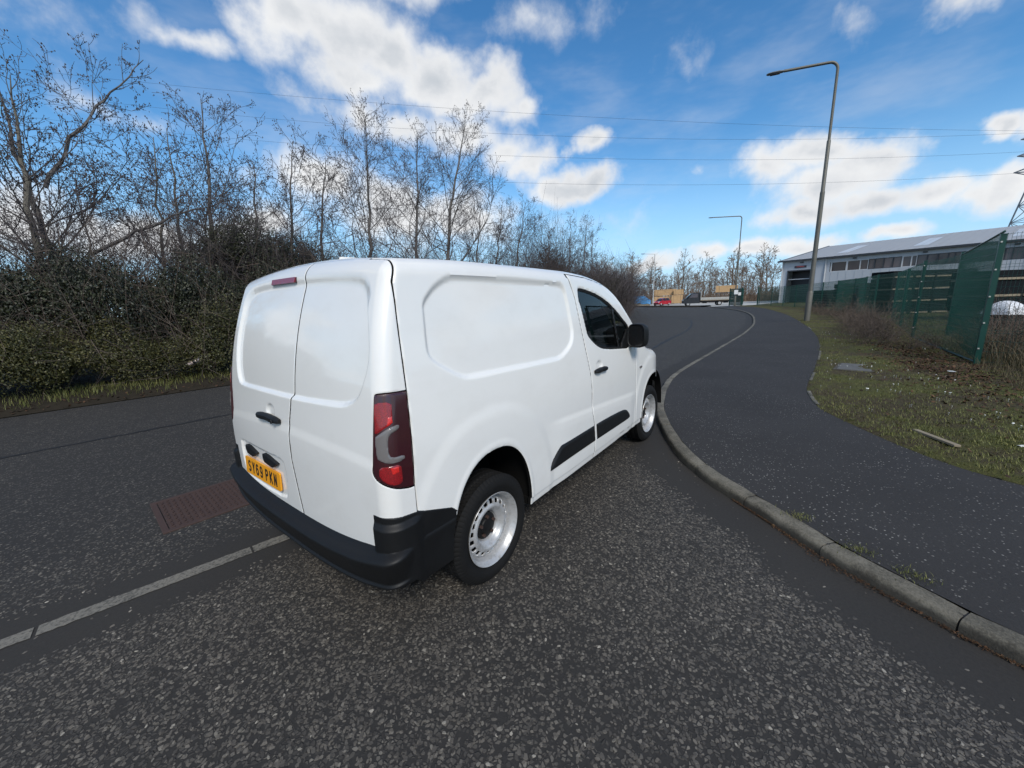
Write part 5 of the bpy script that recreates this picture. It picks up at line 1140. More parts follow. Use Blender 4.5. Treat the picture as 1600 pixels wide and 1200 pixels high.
def build_truck():
    a = R_(110)  # cab faces away to the left
    t = thing('flatbed_truck', 'dark flatbed truck with an empty dropside bed parked behind the mesh gates', 'truck', (72.6, 12.2, .01), a)
    prof = [(3.55,.42),(3.62,.75),(3.50,1.10),(2.95,1.32),(2.25,2.05),(1.9,2.18),(1.0,2.22),(.92,.42)]
    mb = MB(); n = len(prof); V = []
    for y, i in ((-.98,.06),(-.92,0),(.92,0),(.98,.06)): V += [(2.2+(x-2.2)*(1-i), y*(1-.10*max(0, z-1.3)), z) for x, z in prof]
    mb.add(V, [(k*n+j, k*n+(j+1) % n, (k+1)*n+(j+1) % n, (k+1)*n+j) for k in range(3) for j in range(n)]+[tuple(range(n))[::-1], tuple(3*n+j for j in range(n))])
    mb.build('cab', M['truck_dark'], t, fix=True)
    MB().add([(2.98,-.72,1.36),(2.98,.72,1.36),(2.30,.66,2.04),(2.30,-.66,2.04)], [(0,1,2,3)]).build('windscreen', M['pane'], t, smooth=False).location = (.03, 0, .03)
    for s in (-1, 1):
        MB().add([(2.62,s*.95,1.38),(1.30,s*.98,1.38),(1.30,s*.895,2.04),(2.12,s*.895,2.04)], [(0,1,2,3)]).build('door_window', M['pane'], t, smooth=False).location = (0, s*.02, 0)
        MB().box((3.42, s*.72, .98), (.32, .34, .20), rz=-s*.25, ry=.3).build('headlamp', M['head'], t, bevel=.04)
        MB().box((2.75, s*1.16, 1.55), (.10, .20, .42)).build('door_mirror', M['plastic'], t, bevel=.03)
        wheel_simple(t, 2.75, s*.85, .36, .22)
        wheel_simple(t, -2.1, s*.88, .36, .26)
        MB().box((-1.85, s*1.05, .98), (5.2, .04, .06)).build('side_rail', M['alu'], t)
        d = MB(); d.box((-1.85, s*1.05, 1.12), (5.2, .03, .10)); d.build('dropside', M['alu'], t); MB().box((-1.85, s*1.05, 1.28), (5.2, .03, .11)).build('dropside', M['alu'], t)
        for x in (.7, -1.0, -2.7, -4.4): MB().box((x, s*1.07, 1.15), (.06, .04, .42)).build('side_post', M['alu'], t)
    MB().box((3.58, 0, .70), (.12, 1.3, .35)).build('grille', M['plastic'], t, bevel=.02)
    MB().box((-1.85, 0, .90), (5.2, 2.1, .08)).build('bed', M['timber_old'], t); MB().box((-1.5, 0, .66), (5.6, .8, .22)).build('chassis', M['truck_dark'], t)
    MB().box((.80, 0, 1.65), (.07, 2.1, 1.45)).build('headboard', M['alu'], t)
    for x in (-.1, -3.4): MB().box((x, -.9, .55), (.7, .25, .35)).build('side_box', M['plastic'], t)
build_truck()
def build_timber():
    rng = random.Random(7); first = None
    labs = ['tall orange timber pack on top of its stack behind the red car', 'square timber pack under the tallest one behind the red car', 'timber pack stacked beside the truck windscreen', 'lower timber pack beside the truck windscreen', 'low long timber pack left of the red car', 'pale board pack lying low behind the pale street lamp', 'timber pack standing above the truck bed by the gates']
    specs = [(91.0,24.1,2.0,4.6,1.6,1.35),(91.0,24.1,.25,4.6,1.6,1.55),(90.4,21.1,2.1,1.9,1.6,1.1),(90.4,21.3,.25,2.2,1.6,1.75),(92.5,29.0,.3,3.4,1.3,.8),(93.0,32.2,.35,4.2,1.3,.9),(96,12.6,2.3,4.2,1.5,1.4)]
    for i, (x, y, z, L, W, H) in enumerate(specs):
        t = thing('timber_pack', labs[i], 'timber stack', (x, y, z), R_(100), 'sawn timber packs in the yard')
        nz = max(2, int(H/.26)); k = H/nz
        for j in range(nz):
            ny = 3
            MB().box((rng.uniform(-.04, .04), 0, k*(j+.5)), (L, W, k*.92)).build('board_layer', M['timber'], t, smooth=False)
        for s in (-.33, .33): MB().box((L*s, 0, -.06), (.12, W, .12)).build('bearer', M['timber_old'], t, smooth=False); MB().box((L*s, 0, H/2), (.03, W+.02, H+.02)).build('strap', M['trim_dark'], t, smooth=False)
    # small support below the raised pack
    t = thing('storage_rack', 'dark rack holding a timber pack beyond the truck bed', 'rack', (96, 12.6, 0), R_(100))
    for sx in (-1.8, 1.8):
        for sy in (-.6, .6): MB().box((sx, sy, 1.1), (.12, .12, 2.2)).build('leg', M['trim_dark'], t)
    MB().box((0, 0, 2.14), (4.2, 1.5, .1)).build('shelf', M['trim_dark'], t)
    b = thing('covered_stack', 'blue sheeted stack at the far left of the yard', 'covered stack', (81.5, 27.4, .1), R_(105))
    g = []; n = 24
    for i in range(n+1):
        row = []
        for j in range(13):
            u = i/n*2-1; v = j/12*2-1; h = 1.9*(1-max(abs(u)-.55, 0)/.45*.55)*(1-max(abs(v)-.8, 0)*4)+.1*math.sin(9*u+3*v)
            row.append((u*3.0, v*1.2, max(h, 0)))
        g.append(row)
    MB().grid(np.array(g)).build('sheet', M['tarp_blue'], b); MB().box((0, 0, .3), (5.6, 2.2, .9)).build('load', M['timber_old'], b)
build_timber()
def build_racks():
    # flat dark packs separated by pale bearers, behind the near fence
    rng = random.Random(3)
    for lab, (x, y), rz, L, W, n, z0 in (('tall stack of dark packs with four rows of pale bearers behind the mesh fence', (32.6,-7.5), R_(-52), 5.0, 1.4, 4, .2), ('wide stack of dark packs at the right edge behind the leaning fence post', (26.2,-9.9), R_(-52.6), 5.4, 1.6, 3, .48), ('low stack of dark packs further along behind the mesh fence', (40.5,-6.6), R_(-60), 6.0, 1.4, 3, .4)):
        t = thing('pack_stack', lab, 'stack', (x, y, 0), rz, 'dark packs stacked behind the fence')
        z = z0
        for k in range(n):
            nb = 4
            for i in range(nb): MB().box(((i-(nb-1)/2)*L/nb, -.02, z+.05), (L/nb*rng.uniform(.70, .94), W+.06, .085)).build('bearer', M['timber_old'], t, smooth=False)
            h = .59 if k < n-1 else .30; m_ = 2
            for i in range(m_): MB().box(((i-(m_-1)/2)*L/m_, 0, z+.095+h/2), (L/m_-.04, W*rng.uniform(.96, 1.0), h)).build('pack', M['pack'], t, smooth=False)
            z += h+.10
        for sx in (-1, 1): MB().box((sx*L*.30, 0, z0/2), (.2, W, z0)).build('block', M['slab'], t, smooth=False)
    s = thing('sheeted_pile', 'small pile under a white sheet on the ground behind the fence', 'covered pile', (20.7,-8.05,.60), R_(-52))
    g = []
    for i in range(21):
        row = []
        for j in range(15):
            u = i/20*2-1; v = j/14*2-1; r = max(abs(u)**1.5, abs(v)); h = .62*(1-r**1.6)*(1-.3*u)+.02*math.sin(14*u+5*v)
            row.append((u*.62, v*.5, max(h*.75, 0)))
        g.append(row)
    MB().grid(np.array(g)).build('sheet', M['tarp_white'], s); MB().box((0, 0, -.26), (1.3, 1.1, .5)).build('pallet', M['pack'], s)
    d = thing('dark_container', 'dark low skip standing behind the fence beneath the warehouse windows', 'skip', (48, -5.2, 0), R_(-62))
    mb = MB(); mb.prism([(-3.2,.15),(-2.6,1.75),(2.6,1.75),(3.2,.15)], 1, -.9, .9); mb.build('body', M['pack'], d, fix=True, smooth=False)
    for x in (-2, -1, 0, 1, 2): MB().box((x, .92, .95), (.12, .06, 1.5)).build('rib', M['pack'], d, smooth=False)
    for y in (.92,): MB().box((0, y, 1.72), (5.3, .08, .1)).build('rim', M['fence_dark'], d, smooth=False)
build_racks()
# ------------------------------------------------------------------ trees and hedge
def seg_mesh(segs, name, mats, k=3, extra=None):
    "segs: array (n, 8): p0 r0 p1 r1"
    S = np.array(segs); p0, r0, p1, r1 = S[:, 0:3], S[:, 3], S[:, 4:7], S[:, 7]
    d = p1-p0; L = np.linalg.norm(d, axis=1, keepdims=True); d = d/np.maximum(L, 1e-9)
    up = np.where(np.abs(d[:, 2:3]) < .9, [[0, 0, 1.]], [[1., 0, 0]]); a = np.cross(d, up); a /= np.linalg.norm(a, axis=1, keepdims=True); b = np.cross(a, d)
    th = np.linspace(0, 2*math.pi, k, endpoint=False); n = len(S)
    off = np.cos(th)[None, :, None]*a[:, None]+np.sin(th)[None, :, None]*b[:, None]
    V = np.concatenate([(p0-d*r0[:, None]*.3)[:, None]+off*r0[:, None, None], p1[:, None]+off*r1[:, None, None]], 1).reshape(-1, 3)
    base = (np.arange(n)*2*k)[:, None]; F = np.concatenate([np.stack([base[:, 0]+j, base[:, 0]+(j+1) % k, base[:, 0]+k+(j+1) % k, base[:, 0]+k+j], 1) for j in range(k)])
    if extra is not None:
        V2, F2 = extra; F2 = np.asarray(F2)+len(V); V = np.concatenate([V, V2]); me = bpy.data.meshes.new(name); me.from_pydata(V.tolist(), [], F.tolist()+F2.tolist())
    else: me = bpy.data.meshes.new(name); me.from_pydata(V.tolist(), [], F.tolist())
    me.materials.append(mats); me.update(); return me
def octa(P, r, rng, el=1.6):
    n = len(P); P = np.asarray(P); ax = np.array([[1,0,0],[-1,0,0],[0,1,0],[0,-1,0],[0,0,el],[0,0,-el]])
    V = (P[:, None]+ax[None]*r[:, None, None]).reshape(-1, 3); f = np.array([[0,2,4],[2,1,4],[1,3,4],[3,0,4],[2,0,5],[1,2,5],[3,1,5],[0,3,5]])
    F = (f[None]+(np.arange(n)*6)[:, None, None]).reshape(-1, 3); return V, F
def grow_tree(seed, H, r0, trunk_pts, spread=1.0, n1=20, start=.22, cones=True, dens=1.0):
    rng = np.random.default_rng(seed); trunk = []; segs = []; twigs = []; tips = []
    def rot_dir(d, ang, az):
        d = d/np.linalg.norm(d); a = np.cross(d, [0, 0, 1.]) if abs(d[2]) < .95 else np.array([1., 0, 0]); a /= np.linalg.norm(a); b = np.cross(d, a)
        return d*math.cos(ang)+(a*math.cos(az)+b*math.sin(az))*math.sin(ang)
    def branch(p, d, L, r, lvl):
        n = (5, 5, 4, 3)[lvl] if lvl < 4 else 2; pts = [p]; dirs = []
        for i in range(n):
            d = d+rng.normal(0, .17 if lvl < 3 else .25, 3)+np.array([0, 0, .09 if lvl < 3 else .03]); d = d/np.linalg.norm(d); p = p+d*L/n; pts.append(p); dirs.append(d)
        out = segs if lvl < 2 else twigs
        for i in range(n):
            ra = max(r*(1-.75*i/n), .005); rb = max(r*(1-.75*(i+1)/n), .004); out.append((*pts[i], ra, *pts[i+1], rb))
        if lvl < 3:
            m_ = (0, 8, 7, 0)[lvl]; m_ = max(2, int(round(m_*dens*min(1.3, L/(1.6, 1.6, .75, .4)[lvl]))))
            for q in range(m_):
                t = rng.uniform(.18, 1.0); i = min(int(t*n), n-1); pp = pts[i]+(pts[i+1]-pts[i])*(t*n-i)
                branch(pp, rot_dir(dirs[i], rng.uniform(.5, 1.05), rng.uniform(0, 6.28)), L*rng.uniform(.26, .50)*(1.15-.4*t), max(r*.5, .0045), lvl+1)
        if lvl >= 2: tips.append(pts[-1]); 
        if lvl == 3: tips.append(pts[-2])
    C, _ = None, None
    T = np.array(trunk_pts, float); q = np.linspace(0, 1, 15); src = np.linspace(0, 1, len(T)); TP = np.stack([np.interp(q, src, T[:, i]) for i in range(3)], 1)
    TP[1:-1] += rng.normal(0, .035, (13, 3))
    rad = r0*(1-q)**.85+.008
    for i in range(14): trunk.append((*TP[i], rad[i], *TP[i+1], rad[i+1]))
    for k in range(int(n1*1.0)):
        t = start+(1-start)*(k+rng.random())/n1; t = min(t, .985); i = min(int(t*14), 13); p = TP[i]+(TP[i+1]-TP[i])*(t*14-i); d = TP[min(i+1, 14)]-TP[i]
        L = H*(.34*(1-t)**.75+.055)*rng.uniform(.7, 1.25)*spread
        branch(p, rot_dir(d, rng.uniform(.7, 1.15)-.25*t, k*2.4+rng.uniform(-.5, .5)), L, max(.30*rad[i], .010), 1)
    return trunk, segs, twigs, np.array(tips), rng
def make_tree(label, x, y, z, dx, dy, H, seed, r0=.085, bend=(0, 0), spread=1.0, n1=20, pale=False, group='bare trees behind the hedge', start=.22, dens=1.0, limbs=()):
    H *= .88; dens *= .9; top = np.array([dx*.9, dy*.9, H]); pts = [np.zeros(3), top*.25+np.array([bend[0]*.7, bend[1]*.7, 0]), top*.5+np.array([bend[0], bend[1], 0]), top*.75+np.array([bend[0]*.6, bend[1]*.6, 0]), top]
    tr, sg, tw, tips, rng = grow_tree(seed, H, r0, pts, spread*1.25, int(n1*1.05), start*.85, dens=dens)
    for lp in limbs:
        a, b, c, d = grow_tree(seed+50, np.linalg.norm(np.array(lp[-1])-np.array(lp[0])), r0*.36, lp, spread*1.0, 14, .25, dens=dens)[:4]
        sg += a+b; tw += c; tips = np.concatenate([tips, d])
    t = thing('alder_tree', label, 'tree', (x, y, z), 0, group)
    obj('trunk', seg_mesh(tr, 'trunk', M['bark_pale' if pale else 'bark'], 9), t)
    obj('limbs', seg_mesh(sg, 'limbs', M['bark'], 4), t)['kind'] = 'stuff'
    k = rng.random(len(tips)) < .8; P = tips[k]+rng.normal(0, .02, (k.sum(), 3)); P[:, 2] -= .015; ex = octa(P, rng.uniform(.008, .019, len(P)), rng)
    obj('crown', seg_mesh(tw, 'crown', M['twig'], 3, ex), t)['kind'] = 'stuff'
    return t
def build_trees():
    T = [ # x, y, dx, dy, H, r0, bend, kw, label
     (-.75,12.2,.55,1.7,8.2,.10,(-.1,.2),dict(pale=True, n1=22),'bare alder with a pale upright trunk at the left edge of the picture'),
     (.34,12.1,-.9,2.2,8.0,.11,(-.35,.5),dict(n1=20, limbs=[[(-.55,1.0,4.6),(.3,1.5,6.2),(1.1,2.0,7.4),(2.2,2.3,8.9)],[(-.1,.4,3.0),(1.0,.3,3.7),(2.0,.2,4.3),(3.1,.3,4.8)]]),'bare leaning alder with a long limb reaching up to the right, topmost at the left'),
     (1.24,12.2,1.0,1.2,7.3,.055,(0,.1),dict(pale=True, n1=15, dens=.8),'slender bare tree with a pale thin stem between two stouter alders'),
     (1.74,12.6,1.0,1.4,7.9,.06,(.1,.1),dict(pale=True, n1=16, dens=.8),'slim bare tree crowded against the taller straight alder'),
     (2.41,12.1,1.25,1.5,9.0,.085,(0,0),dict(n1=24),'tall straight bare alder rising above the dark ivy clump'),
     (3.60,12.1,1.1,1.1,7.2,.07,(.05,0),dict(n1=22, spread=1.1),'bare alder with a low broad crown above the rear corner of the van'),
     (5.29,12.0,.9,1.4,8.4,.075,(-.3,.3),dict(n1=18),'bare alder leaning to the left just above the van rear doors'),
     (6.52,12.0,.9,1.5,8.2,.08,(-.45,.3),dict(n1=17),'bare alder with a crooked trunk, second left of the tallest pair'),
     (7.52,12.0,1.75,1.2,10.2,.09,(.1,0),dict(n1=26),'tall bare alder with a narrow pointed top above the van roof'),
     (9.89,12.0,2.0,1.0,10.3,.095,(0,0),dict(n1=26),'tall bare alder standing between the two pointed ones'),
     (11.70,12.0,2.9,.35,11.8,.11,(-.3,.1),dict(n1=28),'tallest bare alder, its pointed top against the big white cloud'),
     (13.9,12.3,1.9,.4,7.4,.07,(.1,.1),dict(n1=20, spread=1.15),'bare wide tree just right of the tallest alder'),
     (15.96,12.4,1.8,.4,7.9,.075,(0,.1),dict(n1=20),'bare alder leaning gently right above the van side panel'),
     (17.72,12.5,2.3,0,8.7,.08,(-.2,0),dict(n1=20, spread=1.1),'bare tree with spreading limbs right of the leaning one'),
     (22.5,12.9,1.6,.6,7.6,.07,(0,0),dict(n1=18),'bare tree behind the round dark bush'),
     (27.3,13.7,1.9,.8,9.5,.075,(0,0),dict(n1=20, spread=.8),'slender bare alder, left one of the three above the van cab'),
     (30.9,14.4,2.3,.5,10.2,.08,(0,.1),dict(n1=20, spread=.8),'slender bare alder, middle one of the three above the van cab'),
     (36.5,16.1,2.0,.9,9.9,.08,(0,0),dict(n1=20, spread=.8),'slender bare alder, right one of the three above the van cab'),
     (44,19.5,1.6,.8,7.5,.08,(0,0),dict(n1=18),'small bare tree where the hedge bends away'),
     (-3.6,12.6,.5,1.2,7.6,.09,(.2,.1),dict(n1=18),'bare alder partly cut off by the left edge of the picture')]
    for i, (x, y, dx, dy, H, r0, bend, kw, lab) in enumerate(T): make_tree(lab, x, y, .2, dx, dy, H, 100+i, r0, bend, **kw)
    # far row of bare trees beyond the yard: a few shapes, copied
    rng = random.Random(12); protos = []; h = np.array([math.cos(CAMP[4]), math.sin(CAMP[4])]); rt = np.array([h[1], -h[0]])
    for k in range(4):
        H = 10.0; tr, sg, tw, tips, r_ = grow_tree(300+k, H, .16, [(0,0,0),(.2,.1,3),(0,-.1,6),(.3,.2,H)], 1.25, 16, .12, dens=.6)
        S = np.array(tw); S[:, 3] = np.maximum(S[:, 3], .022); S[:, 7] = np.maximum(S[:, 7], .018); S2 = np.array(sg); S2[:, 3] = np.maximum(S2[:, 3], .03); S2[:, 7] = np.maximum(S2[:, 7], .022)
        t = thing('winter_tree', 'bare brown tree in the far row beyond the yard', 'tree', (0,0,0), 0, 'bare trees beyond the yard')
        obj('trunk', seg_mesh(tr, 'trunk', M['bark_pale'], 6), t); obj('crown', seg_mesh(np.concatenate([S2, S]), 'crown', M['twig_brown'], 3), t)['kind'] = 'stuff'; protos.append(t)
    kids = kid_map(); n = 0
    for i in range(60):
        az = R_(6.5+i*.46+rng.uniform(-.25, .25)); D = rng.uniform(112, 135) if i % 2 else rng.uniform(125, 150)
        p = CAM[:2]+D*(h*math.cos(az)+rt*math.sin(az))
        hh = (8.5+3.0*math.sin(i*.9)+rng.uniform(-1, 2.2))*(1.2 if 13 < i < 26 else 1.0)*(1.0 if i > 5 else .9)
        o = protos[n] if n < 4 else copy_tree(protos[n % 4], kids); n += 1
        s = hh/10.0*D/118; o.location = (p[0], p[1], -.1); o.rotation_euler = (0, 0, rng.uniform(0, 6.28)); o.scale = (s*1.15, s*1.15, s)
    rngf = np.random.default_rng(77); S = []
    for i in range(5200):
        az = R_(rngf.uniform(5, 40)); D = rngf.uniform(106, 128); p = np.array([*(CAM[:2]+D*(h*math.cos(az)+rt*math.sin(az))), 0.0]); d = np.array([rngf.normal(0, .35), rngf.normal(0, .35), 1.0]); l = rngf.uniform(1.5, 4.2)
        for q in range(3): e = p+d*l/3; S.append((*p, .05-.012*q, *e, .04-.012*q)); p = e; d = d+rngf.normal(0, .35, 3)
    o = obj('undergrowth', seg_mesh(S, 'undergrowth', M['twig_brown'], 3)); o['kind'] = 'stuff'
build_trees()
def leaves(P, N, size, rng, aspect=.6, fold=True):
    n = len(P); a = rng.normal(size=(n, 3)); a -= (a*N).sum(1, keepdims=True)*N; a /= np.linalg.norm(a, axis=1, keepdims=True)+1e-9; b = np.cross(N, a)
    L = size[:, None]; W = L*aspect
    v0 = P-a*L*.5; v1 = P+b*W*.5-N*L*.06; v2 = P+a*L*.5; v3 = P-b*W*.5-N*L*.06
    V = np.stack([v0, v1, v2, v3], 1).reshape(-1, 3); k = (np.arange(n)*4)[:, None]
    F = np.concatenate([k+np.array([[0, 1, 2]]), k+np.array([[0, 2, 3]])], 1).reshape(-1, 3); return V, F
def bush_mesh(seed, rx, ry, rz, n, size, mt, clumps=26, name='foliage', updir=.5):
    rng = np.random.default_rng(seed); c = []
    for i in range(clumps):
        d = rng.normal(size=3); d /= np.linalg.norm(d); d[2] = abs(d[2])*1.1-.25; c.append(d*np.array([rx, ry, rz])*rng.uniform(.45, .95))
    c = np.array(c); w = rng.uniform(.25, .6, clumps)*min(rx, ry, rz); k = rng.integers(0, clumps, n)
    d = rng.normal(size=(n, 3)); d /= np.linalg.norm(d, axis=1, keepdims=True); rr = rng.uniform(.35, 1.08, n)**.6
    P = c[k]+d*(w[k]*rr)[:, None]; P[:, 2] += rz*.75; P[:, 2] = np.abs(P[:, 2])
    N = d*.6+rng.normal(0, .55, (n, 3))+np.array([0, -.25, updir]); N /= np.linalg.norm(N, axis=1, keepdims=True)
    V, F = leaves(P, N, rng.uniform(.6, 1.25, n)*size, rng)
    me = bpy.data.meshes.new(name); me.from_pydata(V.tolist(), [], F.tolist()); me.materials.append(mt); face_rand(me, 'rnd', seed, 2); return me, P
def twig_mesh(seed, rx, ry, rz, n, mt, name='stems', r=.006, L=(.5, 1.4), upright=.8):
    rng = np.random.default_rng(seed); S = []
    for i in range(n):
        p = np.array([rng.uniform(-rx, rx), rng.uniform(-ry, ry), rng.uniform(-.05, rz*.6)]); d = np.array([rng.normal(0, .6), rng.normal(0, .6), upright+rng.normal(0, .3)]); d /= np.linalg.norm(d); l = rng.uniform(*L); m_ = 4; rr = r*rng.uniform(.6, 1.5)
        for q in range(m_):
            d = d+rng.normal(0, .16, 3)+np.array([0, 0, -.06*q*upright]); d /= np.linalg.norm(d); e = p+d*l/m_; S.append((*p, rr*(1-.2*q), *e, rr*(1-.2*(q+1)))); 
            if q and rng.random() < .8:
                dd = d+rng.normal(0, .7, 3); dd /= np.linalg.norm(dd); S.append((*e, rr*.5, *(e+dd*l*.3), rr*.3))
            p = e
    return seg_mesh(S, name, mt, 3)
def build_hedge():
    rng = random.Random(21)
    fol = [bush_mesh(400+k, 1.25, .95, 1.0, 21000, .050, M['leaf'])[0] for k in range(4)]
    ivy = [bush_mesh(420+k, 1.3, .9, 1.05, 18000, .050, M['ivy'])[0] for k in range(3)]
    stm = [twig_mesh(440+k, 1.2, .8, 1.5, 75, M['stalk'], L=(.8, 2.0), r=.006) for k in range(3)]
    twg = [twig_mesh(460+k, 1.4, .8, 1.6, 320, M['twig'], L=(.9, 2.1), r=.0055, upright=1.0) for k in range(3)]
    L = leftC; N = normals2(L)
    def at(x, off):
        i = int(np.argmin(np.abs(L[:, 0]-x))); p = L[i]+N[i]*off; return p[0], p[1], math.atan2(-N[i, 0], N[i, 1])
    def bush(name, lab, x, off, z, s, me, st, grp, rz=None):
        px_, py_, a = at(x, off); t = thing(name, lab, 'bush', (px_, py_, z), (a+rng.uniform(-.3, .3)), grp); t.scale = s
        obj('foliage', me, t)['kind'] = 'stuff'; obj('stems', st, t)['kind'] = 'stuff'; return t
    k = 0
    x = -7.0
    while x < 62:
        near = x < 20; st = 1.25 if near else 2.0
        hz = 1.0 if x < 3 else (1.0 if x < 14 else .95)
        # front skirt of brambles
        bush('bramble_bush', 'low olive bramble bush at the front of the roadside hedge', x, 1.55+rng.uniform(-.15, .3), .0, (rng.uniform(.8, 1.1), .85, rng.uniform(.60, 1.15)*hz), fol[k % 4], stm[k % 3], 'bramble bushes along the front of the hedge')
        # main body
        s = rng.uniform(.95, 1.2)
        bush('hedge_bush', 'dense dark evergreen bush in the middle of the roadside hedge', x+.5, 2.5+rng.uniform(-.2, .3), .25, (s, 1.0, rng.uniform(1.25, 1.6)*hz), (fol if rng.random() < .6 else ivy)[k % 3], stm[(k+1) % 3], 'dark bushes in the body of the hedge')
        # upper dark ivy / twig layer
        bush('ivy_thicket', 'dark ivy clad thicket at the back of the roadside hedge', x+.2, 3.5+rng.uniform(-.2, .4), rng.uniform(.9, 1.35)*hz, (rng.uniform(.9, 1.2), 1.0, rng.uniform(.9, 1.2)), ivy[k % 3], stm[k % 3], 'ivy thickets at the back of the hedge')
        if x > -3 and x < 40 and k % 2:
            px_, py_, a = at(x, 3.9); t = thing('bare_shrub', 'twiggy bare shrub filling the gaps between the alder trunks', 'shrub', (px_, py_, 1.7+rng.uniform(-.2, .5)), rng.uniform(0, 6.28), 'bare shrubs between the trunks'); t.scale = (1, 1, rng.uniform(.8, 1.2)); obj('stems', twg[(k+1) % 3], t); pass
        x += st*rng.uniform(.85, 1.1); k += 1
    # ivy mound on the alder stems and the round dark bush above the van
    for lab, x, off, z, s in (('large dark ivy mound grown up round the straight alder', 2.6, 3.6, 2.2, (1.25, 1.0, 1.15)), ('dark ivy mound against the low crowned alder', 3.9, 3.8, 2.1, (1.2, 1.0, 1.05))):
        px_, py_, a = at(x, off); t = thing('ivy_mound', lab, 'ivy', (px_, py_, z), a); t.scale = s; obj('foliage', ivy[0], t); obj('stems', twg[0], t)
    t = thing('round_bush', 'round dense dark bush rising above the van roof near the cab', 'bush', (20.2, 11.4, 1.6), 0); t.scale = (1.6, 1.4, 2.1); obj('stems', twg[1], t); obj('twigs', twg[2], t); obj('foliage', bush_mesh(490, 1.0, .9, 1.0, 5000, .05, M['brown_leaf'])[0], t)
    for i, (x, s) in enumerate(((24.5, 1.5), (26.5, 1.6), (29.5, 1.7), (33, 1.8), (38, 1.8), (43, 1.9), (49, 2.0), (55, 2.0))):
        px_, py_, a = at(x, 2.2); t = thing('brown_thicket', 'brown twiggy thicket along the bend of the road beyond the van', 'thicket', (px_, py_, .2), rng.uniform(0, 6), 'brown thickets along the bend'); t.scale = (s, s, s*1.05); obj('stems', twg[i % 3], t); obj('twigs', twg[(i+1) % 3], t); obj('foliage', fol[i % 4], t)
    o = MB().box((0, 0, .0), (.10, .10, 1.5)).build('marker_post', M['timber_old'], bevel=.006); o.location = (4.6, 9.2, .85); tag(o, 'short weathered wooden post in the hedge just left of the van', 'post')
    c = thing('drink_can', 'crushed pale drink can caught in the front of the hedge', 'can', (1.03, 9.0, .52), .4); c.rotation_euler = (.5, 1.15, .3)
    c2 = MB().tube([(0,0,-.12),(0,0,-.115),(0,0,-.10),(0,0,.10),(0,0,.115),(0,0,.12)], [.03,.036,.040,.042,.036,.030], 14).build('body', M['can'], c); MB().tube([(0,0,-.02),(0,0,.03)], .0425, 14).build('band', M['letter'], c)
build_hedge()
